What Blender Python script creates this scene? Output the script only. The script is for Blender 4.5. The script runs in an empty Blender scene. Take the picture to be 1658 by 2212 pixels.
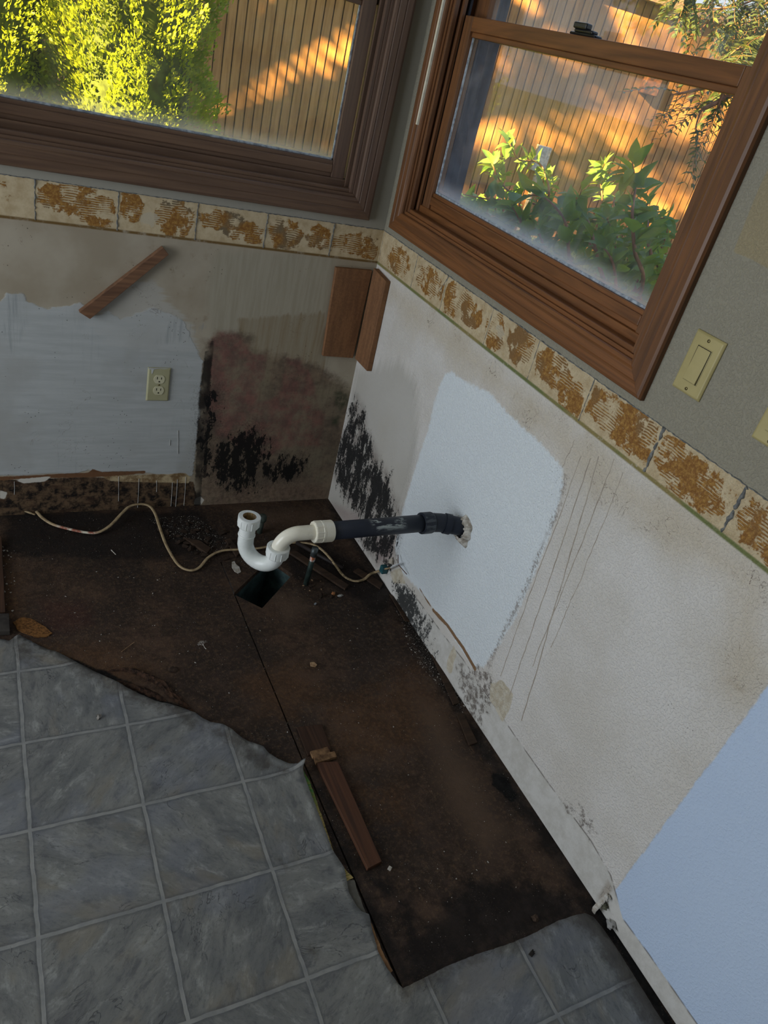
import bpy, bmesh, math, random
import numpy as np
from mathutils import Vector, Matrix
from mathutils import noise as mnoise
from mathutils.geometry import delaunay_2d_cdt

random.seed(7); RNG = np.random.default_rng(7)
sc = bpy.context.scene
COL = sc.collection

# ------------------------------------------------------------------ camera
CAM = np.array([-1.1663367, -2.1510034, 1.5123246])
RM = np.array([[0.8759268, -0.4223184, 0.2332367],      # right
               [-0.0563665, -0.5697222, -0.8199021],    # down
               [0.4791399, 0.7050275, -0.5228396]])     # forward
FPX = 1578.135
K = 0.02246                                             # the right wall leans: x = K*(1-z)
cd = bpy.data.cameras.new('camera'); cam = bpy.data.objects.new('camera', cd); COL.objects.link(cam)
cd.sensor_fit = 'VERTICAL'; cd.sensor_height = 24.0; cd.lens = 24.0 * FPX / 2212.0
cd.clip_start = 0.05; cd.clip_end = 300
m4 = Matrix.Identity(4)
for i in range(3):
    m4[i][0] = RM[0][i]; m4[i][1] = -RM[1][i]; m4[i][2] = -RM[2][i]; m4[i][3] = CAM[i]
cam.matrix_world = m4
sc.camera = cam
sc.cycles.max_bounces = 6; sc.cycles.diffuse_bounces = 3; sc.cycles.glossy_bounces = 2; sc.cycles.transmission_bounces = 4

# ------------------------------------------------------------------ light
sc.view_settings.view_transform = 'Standard'
sc.view_settings.look = 'None'
sc.view_settings.exposure = 0.0
sc.view_settings.gamma = 1.0
SUN_DIR = Vector((-0.93, -0.13, 0.37)).normalized()      # towards the sun
w = bpy.data.worlds.new('sky'); sc.world = w; w.use_nodes = True
wn = w.node_tree.nodes; wl = w.node_tree.links
bg = wn['Background']
tc = wn.new('ShaderNodeTexCoord'); sx = wn.new('ShaderNodeSeparateXYZ'); wl.new(tc.outputs['Generated'], sx.inputs[0])
rp = wn.new('ShaderNodeValToRGB'); wl.new(sx.outputs['Z'], rp.inputs[0])
rp.color_ramp.elements[0].position = 0.0; rp.color_ramp.elements[0].color = (0.86, 0.90, 0.95, 1)
rp.color_ramp.elements[1].position = 0.7; rp.color_ramp.elements[1].color = (0.45, 0.62, 0.95, 1)
wl.new(rp.outputs[0], bg.inputs[0]); bg.inputs[1].default_value = 1.25
sd = bpy.data.lights.new('sun', 'SUN'); so = bpy.data.objects.new('sun', sd); COL.objects.link(so)
sd.energy = 85.0; sd.color = (1.0, 0.58, 0.17); sd.angle = math.radians(0.53)
so.rotation_euler = SUN_DIR.to_track_quat('Z', 'Y').to_euler()
# daylight entering by the patio door in the left wall
ad = bpy.data.lights.new('patio_daylight', 'AREA'); ao = bpy.data.objects.new('patio_daylight', ad); COL.objects.link(ao)
ad.shape = 'RECTANGLE'; ad.size = 1.6; ad.size_y = 1.9; ad.energy = 48.0; ad.color = (0.87, 0.93, 1.0)
ao.location = (-3.36, -1.15, 1.0); ao.rotation_euler = (math.radians(90), 0, math.radians(-90))

# ------------------------------------------------------------------ helpers: projection onto the planes of the room
def ray(px, py):
    d = RM.T @ np.array([(px - 829) / FPX, (py - 1106) / FPX, 1.0]); return d
def back(px, py, y=0.0):
    d = ray(px, py); p = CAM + d * (y - CAM[1]) / d[1]; return (p[0], p[2])
def rightw(px, py, off=0.0):
    d = ray(px, py); t = (K + off - CAM[0] - K * CAM[2]) / (d[0] + K * d[2]); p = CAM + d * t; return (p[1], p[2])
def flr(px, py, z=0.0):
    d = ray(px, py); p = CAM + d * (z - CAM[2]) / d[2]; return (p[0], p[1])
def P3(px, py, z): x, y = flr(px, py, z); return Vector((x, y, z))
def BK(pts): return np.array([back(*p) for p in pts])
def RW(pts): return np.array([rightw(*p) for p in pts])
def FL(pts): return np.array([flr(*p) for p in pts])
def atdist(px, py, D):      # point on the view ray at horizontal distance D
    d = ray(px, py); d = d / math.hypot(d[0], d[1]); p = CAM + d * D; return Vector(p)

def seg_dist(P, a, b):
    ab = b - a; t = np.clip(((P - a) @ ab) / max(ab @ ab, 1e-12), 0, 1)
    return np.linalg.norm(P - (a + t[:, None] * ab), axis=1)
def line_dist(P, pts):
    pts = np.asarray(pts); d = np.full(len(P), 9.0)
    for i in range(len(pts) - 1): d = np.minimum(d, seg_dist(P, pts[i], pts[i + 1]))
    return d
def poly_sd(P, poly):       # positive inside
    poly = np.asarray(poly); n = len(poly)
    d = line_dist(P, np.vstack([poly, poly[:1]])); ins = np.zeros(len(P), bool)
    for i in range(n):
        a = poly[i]; b = poly[(i + 1) % n]
        c = ((a[1] > P[:, 1]) != (b[1] > P[:, 1]))
        xs = (b[0] - a[0]) * (P[:, 1] - a[1]) / ((b[1] - a[1]) if abs(b[1] - a[1]) > 1e-12 else 1e-12) + a[0]
        ins ^= c & (P[:, 0] < xs)
    return np.where(ins, d, -d)

# ------------------------------------------------------------------ helpers: objects
def link(name, me, mat=None, parent=None):
    o = bpy.data.objects.new(name, me); COL.objects.link(o)
    if mat is not None: me.materials.append(mat)
    if parent is not None: o.parent = parent
    return o
def pymesh(name, v, f, mat=None, parent=None, smooth=False, attrs=None):
    me = bpy.data.meshes.new(name)
    me.from_pydata([tuple(map(float, p)) for p in v], [], [tuple(int(i) for i in q) for q in f])
    if smooth: me.polygons.foreach_set('use_smooth', [True] * len(me.polygons))
    if attrs:
        for k, a in attrs.items():
            at = me.attributes.new(k, 'FLOAT', 'POINT'); at.data.foreach_set('value', np.asarray(a, dtype=np.float32))
    me.update()
    return link(name, me, mat, parent)
def npmesh(name, V, F, mat=None, parent=None, smooth=False):      # V (n,3), F (m,k) arrays
    V = np.asarray(V, np.float32); F = np.asarray(F, np.int32); m, k = F.shape
    me = bpy.data.meshes.new(name)
    me.vertices.add(len(V)); me.vertices.foreach_set('co', V.ravel())
    me.loops.add(m * k); me.loops.foreach_set('vertex_index', F.ravel())
    me.polygons.add(m); me.polygons.foreach_set('loop_start', np.arange(0, m * k, k, dtype=np.int32))
    if smooth: me.polygons.foreach_set('use_smooth', np.ones(m, bool))
    me.update(calc_edges=True); me.validate()
    return link(name, me, mat, parent)
def tag(o, label, cat, group=None, kind=None):
    if label: o['label'] = label
    if cat: o['category'] = cat
    if group: o['group'] = group
    if kind: o['kind'] = kind
    return o
def struct(o): o['kind'] = 'structure'; return o
def empty(name, loc):
    o = bpy.data.objects.new(name, None); o.empty_display_size = 0.05; o.location = loc; COL.objects.link(o); return o
def adopt(root, ch):        # parent keeping world coordinates of the mesh
    ch.parent = root; ch.matrix_parent_inverse = Matrix.Translation(-Vector(root.location)); return ch

class MB:
    def __init__(s): s.v = []; s.f = []
    def add(s, v, f):
        n = len(s.v); s.v += [tuple(p) for p in v]; s.f += [tuple(i + n for i in q) for q in f]; return s
    def box(s, a, b, M=None):
        x0, y0, z0 = a; x1, y1, z1 = b
        v = [(x0, y0, z0), (x1, y0, z0), (x1, y1, z0), (x0, y1, z0), (x0, y0, z1), (x1, y0, z1), (x1, y1, z1), (x0, y1, z1)]
        if M: v = [M(*p) for p in v]
        return s.add(v, [(0, 3, 2, 1), (4, 5, 6, 7), (0, 1, 5, 4), (1, 2, 6, 5), (2, 3, 7, 6), (3, 0, 4, 7)])
    def build(s, name, mat=None, parent=None, bevel=0, smooth=False):
        o = pymesh(name, s.v, s.f, mat, parent, smooth)
        bm = bmesh.new(); bm.from_mesh(o.data); bmesh.ops.recalc_face_normals(bm, faces=bm.faces); bm.to_mesh(o.data); bm.free()
        if bevel:
            m = o.modifiers.new('bevel', 'BEVEL'); m.width = bevel; m.segments = 2; m.limit_method = 'ANGLE'
        return o
def catmull(pts, n=8):
    P = [Vector(p) for p in pts]; P = [P[0] * 2 - P[1]] + P + [P[-1] * 2 - P[-2]]; out = []
    for i in range(1, len(P) - 2):
        for k in range(n):
            t = k / n
            out.append(0.5 * ((2 * P[i]) + (P[i + 1] - P[i - 1]) * t + (2 * P[i - 1] - 5 * P[i] + 4 * P[i + 1] - P[i + 2]) * t * t + (3 * P[i] - P[i - 1] - 3 * P[i + 1] + P[i + 2]) * t ** 3))
    out.append(P[-2]); return out
def tube(path, rad, seg=16, cap=True, flat=1.0, mb=None):
    mb = mb or MB(); path = [Vector(p) for p in path]; n = len(path)
    if not hasattr(rad, '__len__'): rad = [rad] * n
    T = [(path[min(i + 1, n - 1)] - path[max(i - 1, 0)]).normalized() for i in range(n)]
    up = Vector((0, 0, 1)) if abs(T[0].z) < 0.9 else Vector((1, 0, 0))
    N = (up - T[0] * up.dot(T[0])).normalized(); v = []; f = []
    for i in range(n):
        N = (N - T[i] * N.dot(T[i])).normalized(); B = T[i].cross(N)
        for k in range(seg):
            a = 2 * math.pi * k / seg
            v.append(path[i] + N * math.cos(a) * rad[i] * flat + B * math.sin(a) * rad[i])
    for i in range(n - 1):
        for k in range(seg): f.append((i * seg + k, i * seg + (k + 1) % seg, (i + 1) * seg + (k + 1) % seg, (i + 1) * seg + k))
    if cap: f.append(tuple(range(seg))[::-1]); f.append(tuple((n - 1) * seg + k for k in range(seg)))
    mb.add(v, f); return mb
def lathe(prof, c, ax, seg=48, ribs=0, ribh=0.0015, mb=None, closed=True):
    # prof: list of (r, h, ribbed?) around the axis ax through c
    mb = mb or MB(); c = Vector(c); ax = Vector(ax).normalized()
    up = Vector((0, 0, 1)) if abs(ax.z) < 0.9 else Vector((1, 0, 0)); N = (up - ax * up.dot(ax)).normalized(); B = ax.cross(N)
    v = []; f = []; n = len(prof)
    for (r, h, rb) in prof:
        for k in range(seg):
            a = 2 * math.pi * k / seg; rr = r
            if rb and ribs and (k * ribs) % seg < ribs: rr += ribh
            v.append(c + ax * h + (N * math.cos(a) + B * math.sin(a)) * rr)
    for i in range(n if closed else n - 1):
        j = (i + 1) % n
        for k in range(seg): f.append((i * seg + k, i * seg + (k + 1) % seg, j * seg + (k + 1) % seg, j * seg + k))
    mb.add(v, f); return mb
def lump(c, s, rot=0.0, seed=0, sub=2, rough=0.35, flatb=0.5):
    bm = bmesh.new(); bmesh.ops.create_icosphere(bm, subdivisions=sub, radius=1.0); mb = MB()
    ca, sa = math.cos(rot), math.sin(rot); v = []
    for q in bm.verts:
        p = q.co * (1 + rough * mnoise.noise(q.co * 1.7 + Vector((seed * 3.1, seed, 0))) * 2)
        p = Vector((p.x * s[0], p.y * s[1], max(p.z, -flatb) * s[2]))
        v.append((c[0] + p.x * ca - p.y * sa, c[1] + p.x * sa + p.y * ca, c[2] + p.z + flatb * s[2]))
    mb.add(v, [tuple(l.index for l in q.verts) for q in bm.faces]); bm.free(); return mb
def chip(poly, c, th, tilt=(0, 0, 0), mb=None):     # a flat irregular flake with real thickness
    mb = mb or MB(); n = len(poly); R = Matrix.Rotation(tilt[2], 3, 'Z') @ Matrix.Rotation(tilt[0], 3, 'X') @ Matrix.Rotation(tilt[1], 3, 'Y')
    v = []
    for z in (0, th):
        for p in poly: v.append(Vector(c) + R @ Vector((p[0], p[1], z)))
    f = [tuple(range(n))[::-1], tuple(range(n, 2 * n))] + [(i, (i + 1) % n, n + (i + 1) % n, n + i) for i in range(n)]
    mb.add(v, f); return mb
def blobpoly(r, n=9, j=0.35, asp=1.0, rg=random):
    return [(math.cos(2 * math.pi * i / n) * r * asp * (1 + rg.uniform(-j, j)), math.sin(2 * math.pi * i / n) * r * (1 + rg.uniform(-j, j))) for i in range(n)]

# ------------------------------------------------------------------ helpers: materials
def c(r, g, b):
    f = lambda u: (u / 255 / 12.92) if u <= 10.3 else ((u / 255 + 0.055) / 1.055) ** 2.4
    return (f(r), f(g), f(b), 1.0)
class Mat:
    def __init__(s, name, rough=0.8, spec=0.3):
        s.m = bpy.data.materials.new(name); s.m.use_nodes = True; s.nt = s.m.node_tree; s.b = s.nt.nodes['Principled BSDF']
        s.b.inputs['Roughness'].default_value = rough; s.b.inputs['Specular IOR Level'].default_value = spec
        s.out = s.nt.nodes['Material Output']; s._c = None
    def new(s, t): return s.nt.nodes.new(t)
    def setin(s, sock, v):
        if isinstance(v, bpy.types.NodeSocket): s.nt.links.new(v, sock)
        elif v is not None: sock.default_value = v
    @property
    def co(s):
        if s._c is None: s._c = s.new('ShaderNodeTexCoord').outputs['Object']
        return s._c
    def vec(s, scale=(1, 1, 1), loc=(0, 0, 0), rot=(0, 0, 0), src=None):
        n = s.new('ShaderNodeMapping'); s.setin(n.inputs[0], src or s.co); n.inputs['Scale'].default_value = scale; n.inputs['Location'].default_value = loc; n.inputs['Rotation'].default_value = rot
        return n.outputs[0]
    def noise(s, scale, det=4, rough=0.55, vec=None, dist=0.0):
        n = s.new('ShaderNodeTexNoise'); s.setin(n.inputs['Vector'], vec or s.co); n.inputs['Scale'].default_value = scale
        n.inputs['Detail'].default_value = det; n.inputs['Roughness'].default_value = rough; n.inputs['Distortion'].default_value = dist
        return n.outputs[0]
    def voro(s, scale, vec=None, feat='F1', rnd=1.0, out='Distance'):
        n = s.new('ShaderNodeTexVoronoi'); n.feature = feat; s.setin(n.inputs['Vector'], vec or s.co); n.inputs['Scale'].default_value = scale; n.inputs['Randomness'].default_value = rnd
        return n.outputs[out]
    def attr(s, name):
        n = s.new('ShaderNodeAttribute'); n.attribute_name = name; return n.outputs['Fac']
    def xyz(s, src=None):
        n = s.new('ShaderNodeSeparateXYZ'); s.setin(n.inputs[0], src or s.co); return n.outputs
    def math(s, op, a, b=None, cc=None, clamp=False):
        n = s.new('ShaderNodeMath'); n.operation = op; n.use_clamp = clamp; s.setin(n.inputs[0], a); s.setin(n.inputs[1], b)
        if cc is not None: s.setin(n.inputs[2], cc)
        return n.outputs[0]
    def mp(s, v, a, b, lo=0.0, hi=1.0, smooth=True):
        n = s.new('ShaderNodeMapRange'); n.clamp = True
        if smooth: n.interpolation_type = 'SMOOTHSTEP'
        s.setin(n.inputs['Value'], v); n.inputs['From Min'].default_value = a; n.inputs['From Max'].default_value = b
        n.inputs['To Min'].default_value = lo; n.inputs['To Max'].default_value = hi
        return n.outputs['Result']
    def mix(s, f, A, B, mode='MIX'):
        n = s.new('ShaderNodeMix'); n.data_type = 'RGBA'; n.blend_type = mode
        s.setin(n.inputs[0], f); s.setin(n.inputs[6], A); s.setin(n.inputs[7], B); return n.outputs[2]
    def mul(s, a, b): return s.math('MULTIPLY', a, b)
    def addm(s, a, b): return s.math('ADD', a, b)
    def edge(s, name, nz, amp, w, off=0.0):     # noisy threshold of a signed-distance attribute
        a = s.attr(name) if isinstance(name, str) else name
        t = s.addm(a, s.mul(s.math('SUBTRACT', nz, 0.5), amp)); return s.mp(t, off - w, off + w)
    def col(s, v): s.setin(s.b.inputs['Base Color'], v); return s
    def rough(s, v): s.setin(s.b.inputs['Roughness'], v); return s
    def bump(s, h, dist=0.001, strength=1.0, prev=None):
        n = s.new('ShaderNodeBump'); s.setin(n.inputs['Height'], h); n.inputs['Distance'].default_value = dist; n.inputs['Strength'].default_value = strength
        if prev is not None: s.nt.links.new(prev, n.inputs['Normal'])
        s.nt.links.new(n.outputs[0], s.b.inputs['Normal']); return n.outputs[0]
def simple(name, col, col2=None, rough=0.7, spec=0.3, scale=30, bump=0.0, metal=0.0):
    m = Mat(name, rough, spec)
    nz = m.noise(scale, 5, 0.6)
    m.col(m.mix(m.mp(nz, 0.35, 0.65), col, col2 or tuple(u * 0.7 for u in col[:3]) + (1,)))
    m.b.inputs['Metallic'].default_value = metal
    if bump: m.bump(nz, bump)
    return m.m

# wood; ax = axis along which the grain runs (0 x, 1 y, 2 z)
def wood(name, ca, cb, ax, rough=0.45, fine=90, spec=0.35):
    m = Mat(name, rough, spec)
    sc1 = [fine, fine, fine]; sc1[ax] = fine * 0.035
    sc2 = [14, 14, 14]; sc2[ax] = 1.1
    g1 = m.noise(1.0, 5, 0.6, m.vec(tuple(sc1))); g2 = m.noise(1.0, 3, 0.5, m.vec(tuple(sc2)), 1.2)
    rings = m.math('FRACT', m.mul(g2, 7.0)); rings = m.mp(m.math('ABSOLUTE', m.math('SUBTRACT', rings, 0.5)), 0.0, 0.5)
    t = m.addm(m.mul(g1, 0.72), m.mul(rings, 0.16))
    col = m.mix(m.mp(t, 0.2, 0.75), ca, cb)
    m.col(col); m.bump(t, 0.0006, 0.6)
    m.rough(m.mp(g2, 0.3, 0.7, rough - 0.08, rough + 0.12))
    return m.m

# ------------------------------------------------------------------ surface materials of the room
BAND_T, BAND_B = 1.031, 0.935
JB = [-1.262, -1.008, -0.806, -0.594, -0.389, -0.174, -0.004]
JR = [-0.006, -0.24, -0.423, -0.663, -0.868, -1.073, -1.289, -1.497, -1.712]

def band_layers(m, base, z, uax):
    """torn paper band left by the tile course: cream paper, combed brown adhesive, grey mortar"""
    n1 = m.noise(38, 6, 0.65); n2 = m.noise(11, 3, 0.5); n3 = m.noise(120, 4, 0.7)
    inb = m.mul(m.mp(z, BAND_B - 0.004, BAND_B + 0.001), m.mp(z, BAND_T - 0.001, BAND_T + 0.002, 1, 0))
    paper = m.mix(m.mp(n1, 0.3, 0.7), c(204, 188, 156), c(180, 160, 126))
    sv = m.vec((6, 6, 900) if uax else (6, 6, 900), rot=(0, 0, 0))
    st = m.noise(0.16, 2, 0.5, sv, 0.6)
    comb = m.math('SINE', m.addm(m.mul(z, 1050.0), m.mul(n2, 22.0)))
    stripe = m.mp(m.addm(comb, m.mul(m.math('SUBTRACT', n2, 0.5), 9.0)), -0.45, 0.15)
    g = m.mul(m.edge('glue', n1, 0.055, 0.0015), m.math('MAXIMUM', m.mul(stripe, m.mp(n1, 0.40, 0.47)), m.mp(m.noise(17, 5, .65), 0.48, 0.53)))
    gcol = m.mix(m.mp(n3, 0.4, 0.7), c(128, 84, 34), c(176, 134, 68))
    gcol = m.mix(m.mp(m.noise(7, 2), 0.52, 0.6), gcol, c(128, 96, 58) if uax else c(112, 98, 76))
    colr = m.mix(m.mul(g, 0.95), paper, gcol)
    bare = m.edge('bare', n1, 0.05, 0.002, .004); colr = m.mix(m.mul(bare, .8), colr, c(192, 182, 160))
    return m.mix(inb, base, colr), m.mul(inb, m.addm(m.mul(g, 0.8), m.mul(n3, 0.3))), inb

def mat_back():
    m = Mat('back_wall_plaster', 0.85, 0.2); X = m.xyz(); x, z = X[0], X[2]
    nb = m.noise(5, 4, 0.55); nf = m.noise(55, 5, 0.6); ng = m.noise(22, 6, 0.7); vst = m.noise(1.0, 4, 0.6, m.vec((75, 75, 5))); hst = m.noise(1.0, 4, 0.6, m.vec((6, 6, 60), rot=(0, 0.12, 0)))
    upper = m.mix(nf, c(160, 157, 146), c(152, 149, 138))
    cream = m.mix(m.mp(nb, 0.35, 0.65), c(176, 167, 150), c(158, 147, 128))
    cream = m.mix(m.mul(m.mp(ng, 0.55, 0.75), m.edge('grime', nb, 0.15, 0.05)), cream, c(120, 104, 80))
    # brushed grey-green paint on the right half
    gg = m.mix(m.mp(vst, 0.35, 0.65), c(158, 151, 133), c(168, 161, 144))
    colr = m.mix(m.edge('greenish', nb, 0.06, 0.02), cream, gg)
    colr = m.mix(m.mul(m.edge('brush', vst, 0.05, 0.006), m.mp(vst, 0.3, 0.7, 0.15, 0.8)), colr, c(136, 120, 94))
    # brown-mauve damp stain and pink mould
    damp = m.edge('damp', ng, 0.09, 0.02)
    dcol = m.mix(m.mp(ng, 0.35, 0.65), c(126, 108, 90), c(92, 80, 70)); dcol = m.mix(m.mp(nb, 0.42, 0.62), dcol, c(132, 122, 102)); dcol = m.mix(m.mul(m.mp(m.noise(70, 5, .75), .5, .66), .5), dcol, c(72, 62, 54)); dcol = m.mix(m.mul(m.mp(vst, .5, .7), .45), dcol, c(100, 86, 72))
    colr = m.mix(m.mul(damp, 0.92), colr, dcol)
    pk = m.mix(m.mp(ng, 0.38, 0.62), c(132, 88, 82), c(106, 76, 72))
    colr = m.mix(m.mul(m.edge('pink', m.noise(14, 5, 0.6), 0.07, 0.012), m.mp(m.noise(18, 5, 0.7), 0.35, 0.62, 0.1, 0.75)), colr, pk)
    colr = m.mix(m.mul(m.edge('greenmould', nb, 0.03, 0.012), m.mp(ng, 0.3, 0.6)), colr, c(70, 74, 58))
    colr = m.mix(m.mul(m.edge('mauvelow', ng, 0.09, 0.025), 0.5), colr, m.mix(m.mp(m.noise(60, 5, .75), .4, .62), c(136, 112, 96), c(84, 68, 58)))
    # repainted white patch
    wp = m.mix(m.mp(hst, 0.30, 0.72), c(172, 176, 176), c(184, 188, 188)); wp = m.mix(m.mp(nb, 0.5, 0.7), wp, c(168, 170, 168)); wp = m.mix(m.mul(m.mp(vst, .5, .75), m.mp(nb, .35, .5, .35, 0)), wp, c(150, 156, 160))
    pm = m.edge('patch', m.addm(m.mul(hst, 0.6), m.mul(nf, 0.4)), 0.035, 0.003); colr = m.mix(pm, colr, wp)
    colr = m.mix(m.mul(m.edge('smear', hst, 0.09, 0.01), 0.5), colr, c(184, 186, 184))
    colr = m.mix(m.mul(m.edge('bluegrey', vst, 0.05, 0.008), m.mp(vst, 0.45, 0.65, 0, .55)), colr, c(138, 144, 146))
    # rotten strip at the foot of the left half
    lw = m.edge('low', ng, 0.012, 0.002); lc = m.mix(m.mp(m.noise(34, 6, 0.75), 0.40, 0.60), c(28, 24, 22), c(104, 84, 64)); lc = m.mix(m.mp(m.noise(1.0, 5, 0.7, m.vec((10, 10, 60))), 0.52, 0.66), lc, c(70, 52, 40))
    colr = m.mix(lw, colr, lc)
    colr = m.mix(m.edge('lowcream', ng, 0.014, 0.002), colr, m.mix(m.mp(ng, 0.4, 0.6), c(186, 168, 134), c(120, 96, 66)))
    colr = m.mix(m.edge('rip', ng, 0.010, 0.0015), colr, m.mix(nf, c(128, 94, 66), c(96, 66, 46)))
    colr = m.mix(m.edge('chipw', ng, 0.014, 0.0015), colr, c(206, 202, 192))
    # black mould and the dark vertical seam
    sm = m.math('MAXIMUM', m.mul(m.edge('seam', m.noise(70, 4, 0.7), 0.012, 0.003), m.mp(m.noise(9, 3, 0.6), 0.25, 0.5)), 0.0)
    colr = m.mix(m.mul(sm, 0.92), colr, c(30, 28, 26))
    fm = m.addm(m.mul(m.noise(85, 5, 0.8, m.vec((1.0, 1.0, 0.5))), 0.5), m.mul(m.noise(24, 4, 0.7, m.vec((1.4, 1, 0.55))), 0.5))
    colr = m.mix(m.mul(m.edge('mould', m.noise(150, 4, .8), 0.30, 0.02, -0.03), 0.35), colr, c(52, 44, 40)); colr = m.mix(m.mul(m.edge('mould', fm, 0.46, 0.0035), 0.96), colr, c(20, 20, 20))
    sp = m.mul(m.mp(m.voro(95), 0.10, 0.17, 1, 0), m.mp(m.noise(7, 3, 0.6), 0.56, 0.62)); sp = m.mul(sp, m.mp(z, BAND_B - 0.01, BAND_B - 0.02))
    colr = m.mix(m.mul(sp, 0.8), colr, c(52, 46, 40))
    scr = m.mul(m.mp(m.math('ABSOLUTE', m.math('SUBTRACT', m.noise(16, 4, 0.6, dist=0.8), 0.5)), 0.0, 0.006, 1, 0), m.mp(m.noise(6, 2), 0.58, 0.64))
    colr = m.mix(m.mul(scr, m.mul(0.5, m.mp(z, BAND_B, BAND_B - 0.01))), colr, c(92, 72, 56))
    # thin brown line under the band
    ln = m.mul(m.mp(z, BAND_B - 0.011, BAND_B - 0.007), m.mp(z, BAND_B - 0.002, BAND_B + 0.001, 1, 0)); colr = m.mix(m.mul(ln, m.mp(ng, 0.3, 0.5)), colr, c(112, 88, 50))
    colr, bh, inb = band_layers(m, m.mix(m.mp(z, BAND_T - 0.002, BAND_T + 0.002), colr, upper), z, 0)
    m.col(colr)
    h = m.addm(m.mul(nf, 0.25), m.addm(m.mul(pm, m.addm(0.5, m.mul(hst, 0.9))), bh)); m.bump(h, 0.0012, 0.7)
    m.rough(m.mix(pm, (0.9,) * 3 + (1,), (0.55,) * 3 + (1,)))
    return m.m

def mat_right():
    m = Mat('right_wall_plaster', 0.8, 0.2); X = m.xyz(); y, z = X[1], X[2]
    nb = m.noise(4.5, 4, 0.55); nf = m.noise(60, 5, 0.6); ng = m.noise(24, 6, 0.7); vst = m.noise(1.0, 4, 0.65, m.vec((60, 60, 4)))
    peel = m.noise(190, 2, 0.5, dist=0.25)
    upper = m.mix(nf, c(150, 146, 132), c(142, 138, 122))
    cream = m.mix(m.mp(nb, 0.3, 0.7), c(216, 214, 211), c(205, 201, 194))
    colr = m.mix(m.mul(m.edge('warm', nb, 0.12, 0.06), 0.65), cream, c(192, 180, 158))
    colr = m.mix(m.mul(m.mp(m.noise(12, 6, 0.75), 0.56, 0.70), m.mul(0.4, m.edge('warm', nb, 0.12, 0.06))), colr, c(150, 132, 108))
    colr = m.mix(m.mul(m.edge('greydamp', vst, 0.08, 0.03), 0.6), colr, c(166, 164, 156))
    # white re-rolled patch, blue-white wall beyond the old cabinets
    pm = m.edge('patch', m.noise(80, 4, 0.6), 0.022, 0.006); colr = m.mix(pm, colr, m.mix(nb, c(226, 234, 238), c(218, 226, 232)))
    colr = m.mix(m.mul(m.edge('halo', m.noise(110, 5, .8), 0.07, 0.004), m.mp(ng, 0.35, 0.6, 0.2, 0.75)), colr, m.mix(nf, c(96, 88, 82), c(150, 138, 128)))
    bl = m.edge('blue', nf, 0.004, 0.0018); colr = m.mix(bl, colr, m.mix(nb, c(196, 214, 238), c(186, 205, 232)))
    be_ = m.mul(m.mp(m.math('ABSOLUTE', m.attr('blue')), 0.0, 0.0045, 1, 0), m.mp(m.noise(24, 5, .7), 0.42, 0.58)); colr = m.mix(m.mul(be_, .8), colr, m.mix(m.mp(ng, .4, .6), c(116, 104, 92), c(216, 210, 202)))
    # toe-kick strip, rips, exposed board
    tm = m.edge('toe', ng, 0.008, 0.0015); tc_ = m.mix(m.mp(ng, 0.35, 0.65), c(208, 207, 203), c(192, 190, 184)); colr = m.mix(tm, colr, tc_)
    te = m.mul(m.mp(m.math('ABSOLUTE', m.attr('toe')), 0.0, 0.004, 1, 0), m.mp(m.noise(20, 4), 0.42, 0.55)); colr = m.mix(m.mul(te, 0.75), colr, c(84, 74, 66))
    dirt = m.mul(m.edge('dirt', ng, 0.16, 0.01), m.mp(m.noise(60, 6, 0.75), 0.42, 0.58)); colr = m.mix(m.mul(dirt, 0.8), colr, c(86, 76, 68))
    colr = m.mix(m.edge('beige', ng, 0.02, 0.002), colr, m.mix(m.mp(nf, 0.4, 0.6), c(204, 198, 182), c(188, 178, 158)))
    colr = m.mix(m.mul(m.edge('shaft', nb, 0.03, 0.006), 0.75), colr, m.mix(m.mp(m.voro(60, feat='DISTANCE_TO_EDGE'), 0.0, 0.05), c(86, 78, 70), c(160, 150, 138)))
    colr = m.mix(m.edge('rip', ng, 0.008, 0.001), colr, m.mix(nf, c(146, 116, 88), c(118, 92, 66)))
    colr = m.mix(m.edge('chips', m.noise(70, 4, 0.7), 0.11, 0.002), colr, c(118, 104, 90))
    # black mould
    fm = m.addm(m.mul(m.noise(110, 5, 0.85), 0.45), m.mul(m.noise(20, 4, 0.7, m.vec((1, 1.5, 0.6))), 0.55))
    gm = m.edge('mould', nb, 0.05, 0.03, -0.02); colr = m.mix(m.mul(gm, m.mp(m.noise(30, 5, 0.7), 0.3, 0.62, 0.0, 0.7)), colr, c(118, 108, 102))
    colr = m.mix(m.mul(m.edge('pinkish', nb, 0.04, 0.02), 0.5), colr, c(150, 128, 126))
    colr = m.mix(m.mul(m.edge('mould', fm, 0.42, 0.003, 0.0), 0.96), colr, c(22, 24, 26))
    colr = m.mix(m.mul(m.edge('mouldlow', fm, 0.40, 0.003, 0.0), 0.93), colr, c(28, 32, 34))
    sp = m.mul(m.mp(m.voro(110), 0.09, 0.15, 1, 0), m.mp(m.noise(6, 3, 0.6), 0.60, 0.66)); sp = m.mul(sp, m.math('SUBTRACT', 1.0, bl))
    colr = m.mix(m.mul(sp, m.mul(m.mp(z, BAND_B - 0.02, BAND_B - 0.03), 0.75)), colr, c(66, 58, 52))
    scr = m.mul(m.mp(m.math('ABSOLUTE', m.math('SUBTRACT', m.noise(14, 4, 0.6, dist=1.2), 0.5)), 0.0, 0.008, 1, 0), m.mp(m.noise(9, 2), 0.54, 0.60))
    colr = m.mix(m.mul(scr, m.mul(0.8, m.edge('warm', nb, 0.12, 0.04))), colr, c(86, 70, 58))
    # green wallpaper rest under the band
    ln = m.mul(m.mp(z, BAND_B - 0.013, BAND_B - 0.008), m.mp(z, BAND_B - 0.002, BAND_B + 0.002, 1, 0))
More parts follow.
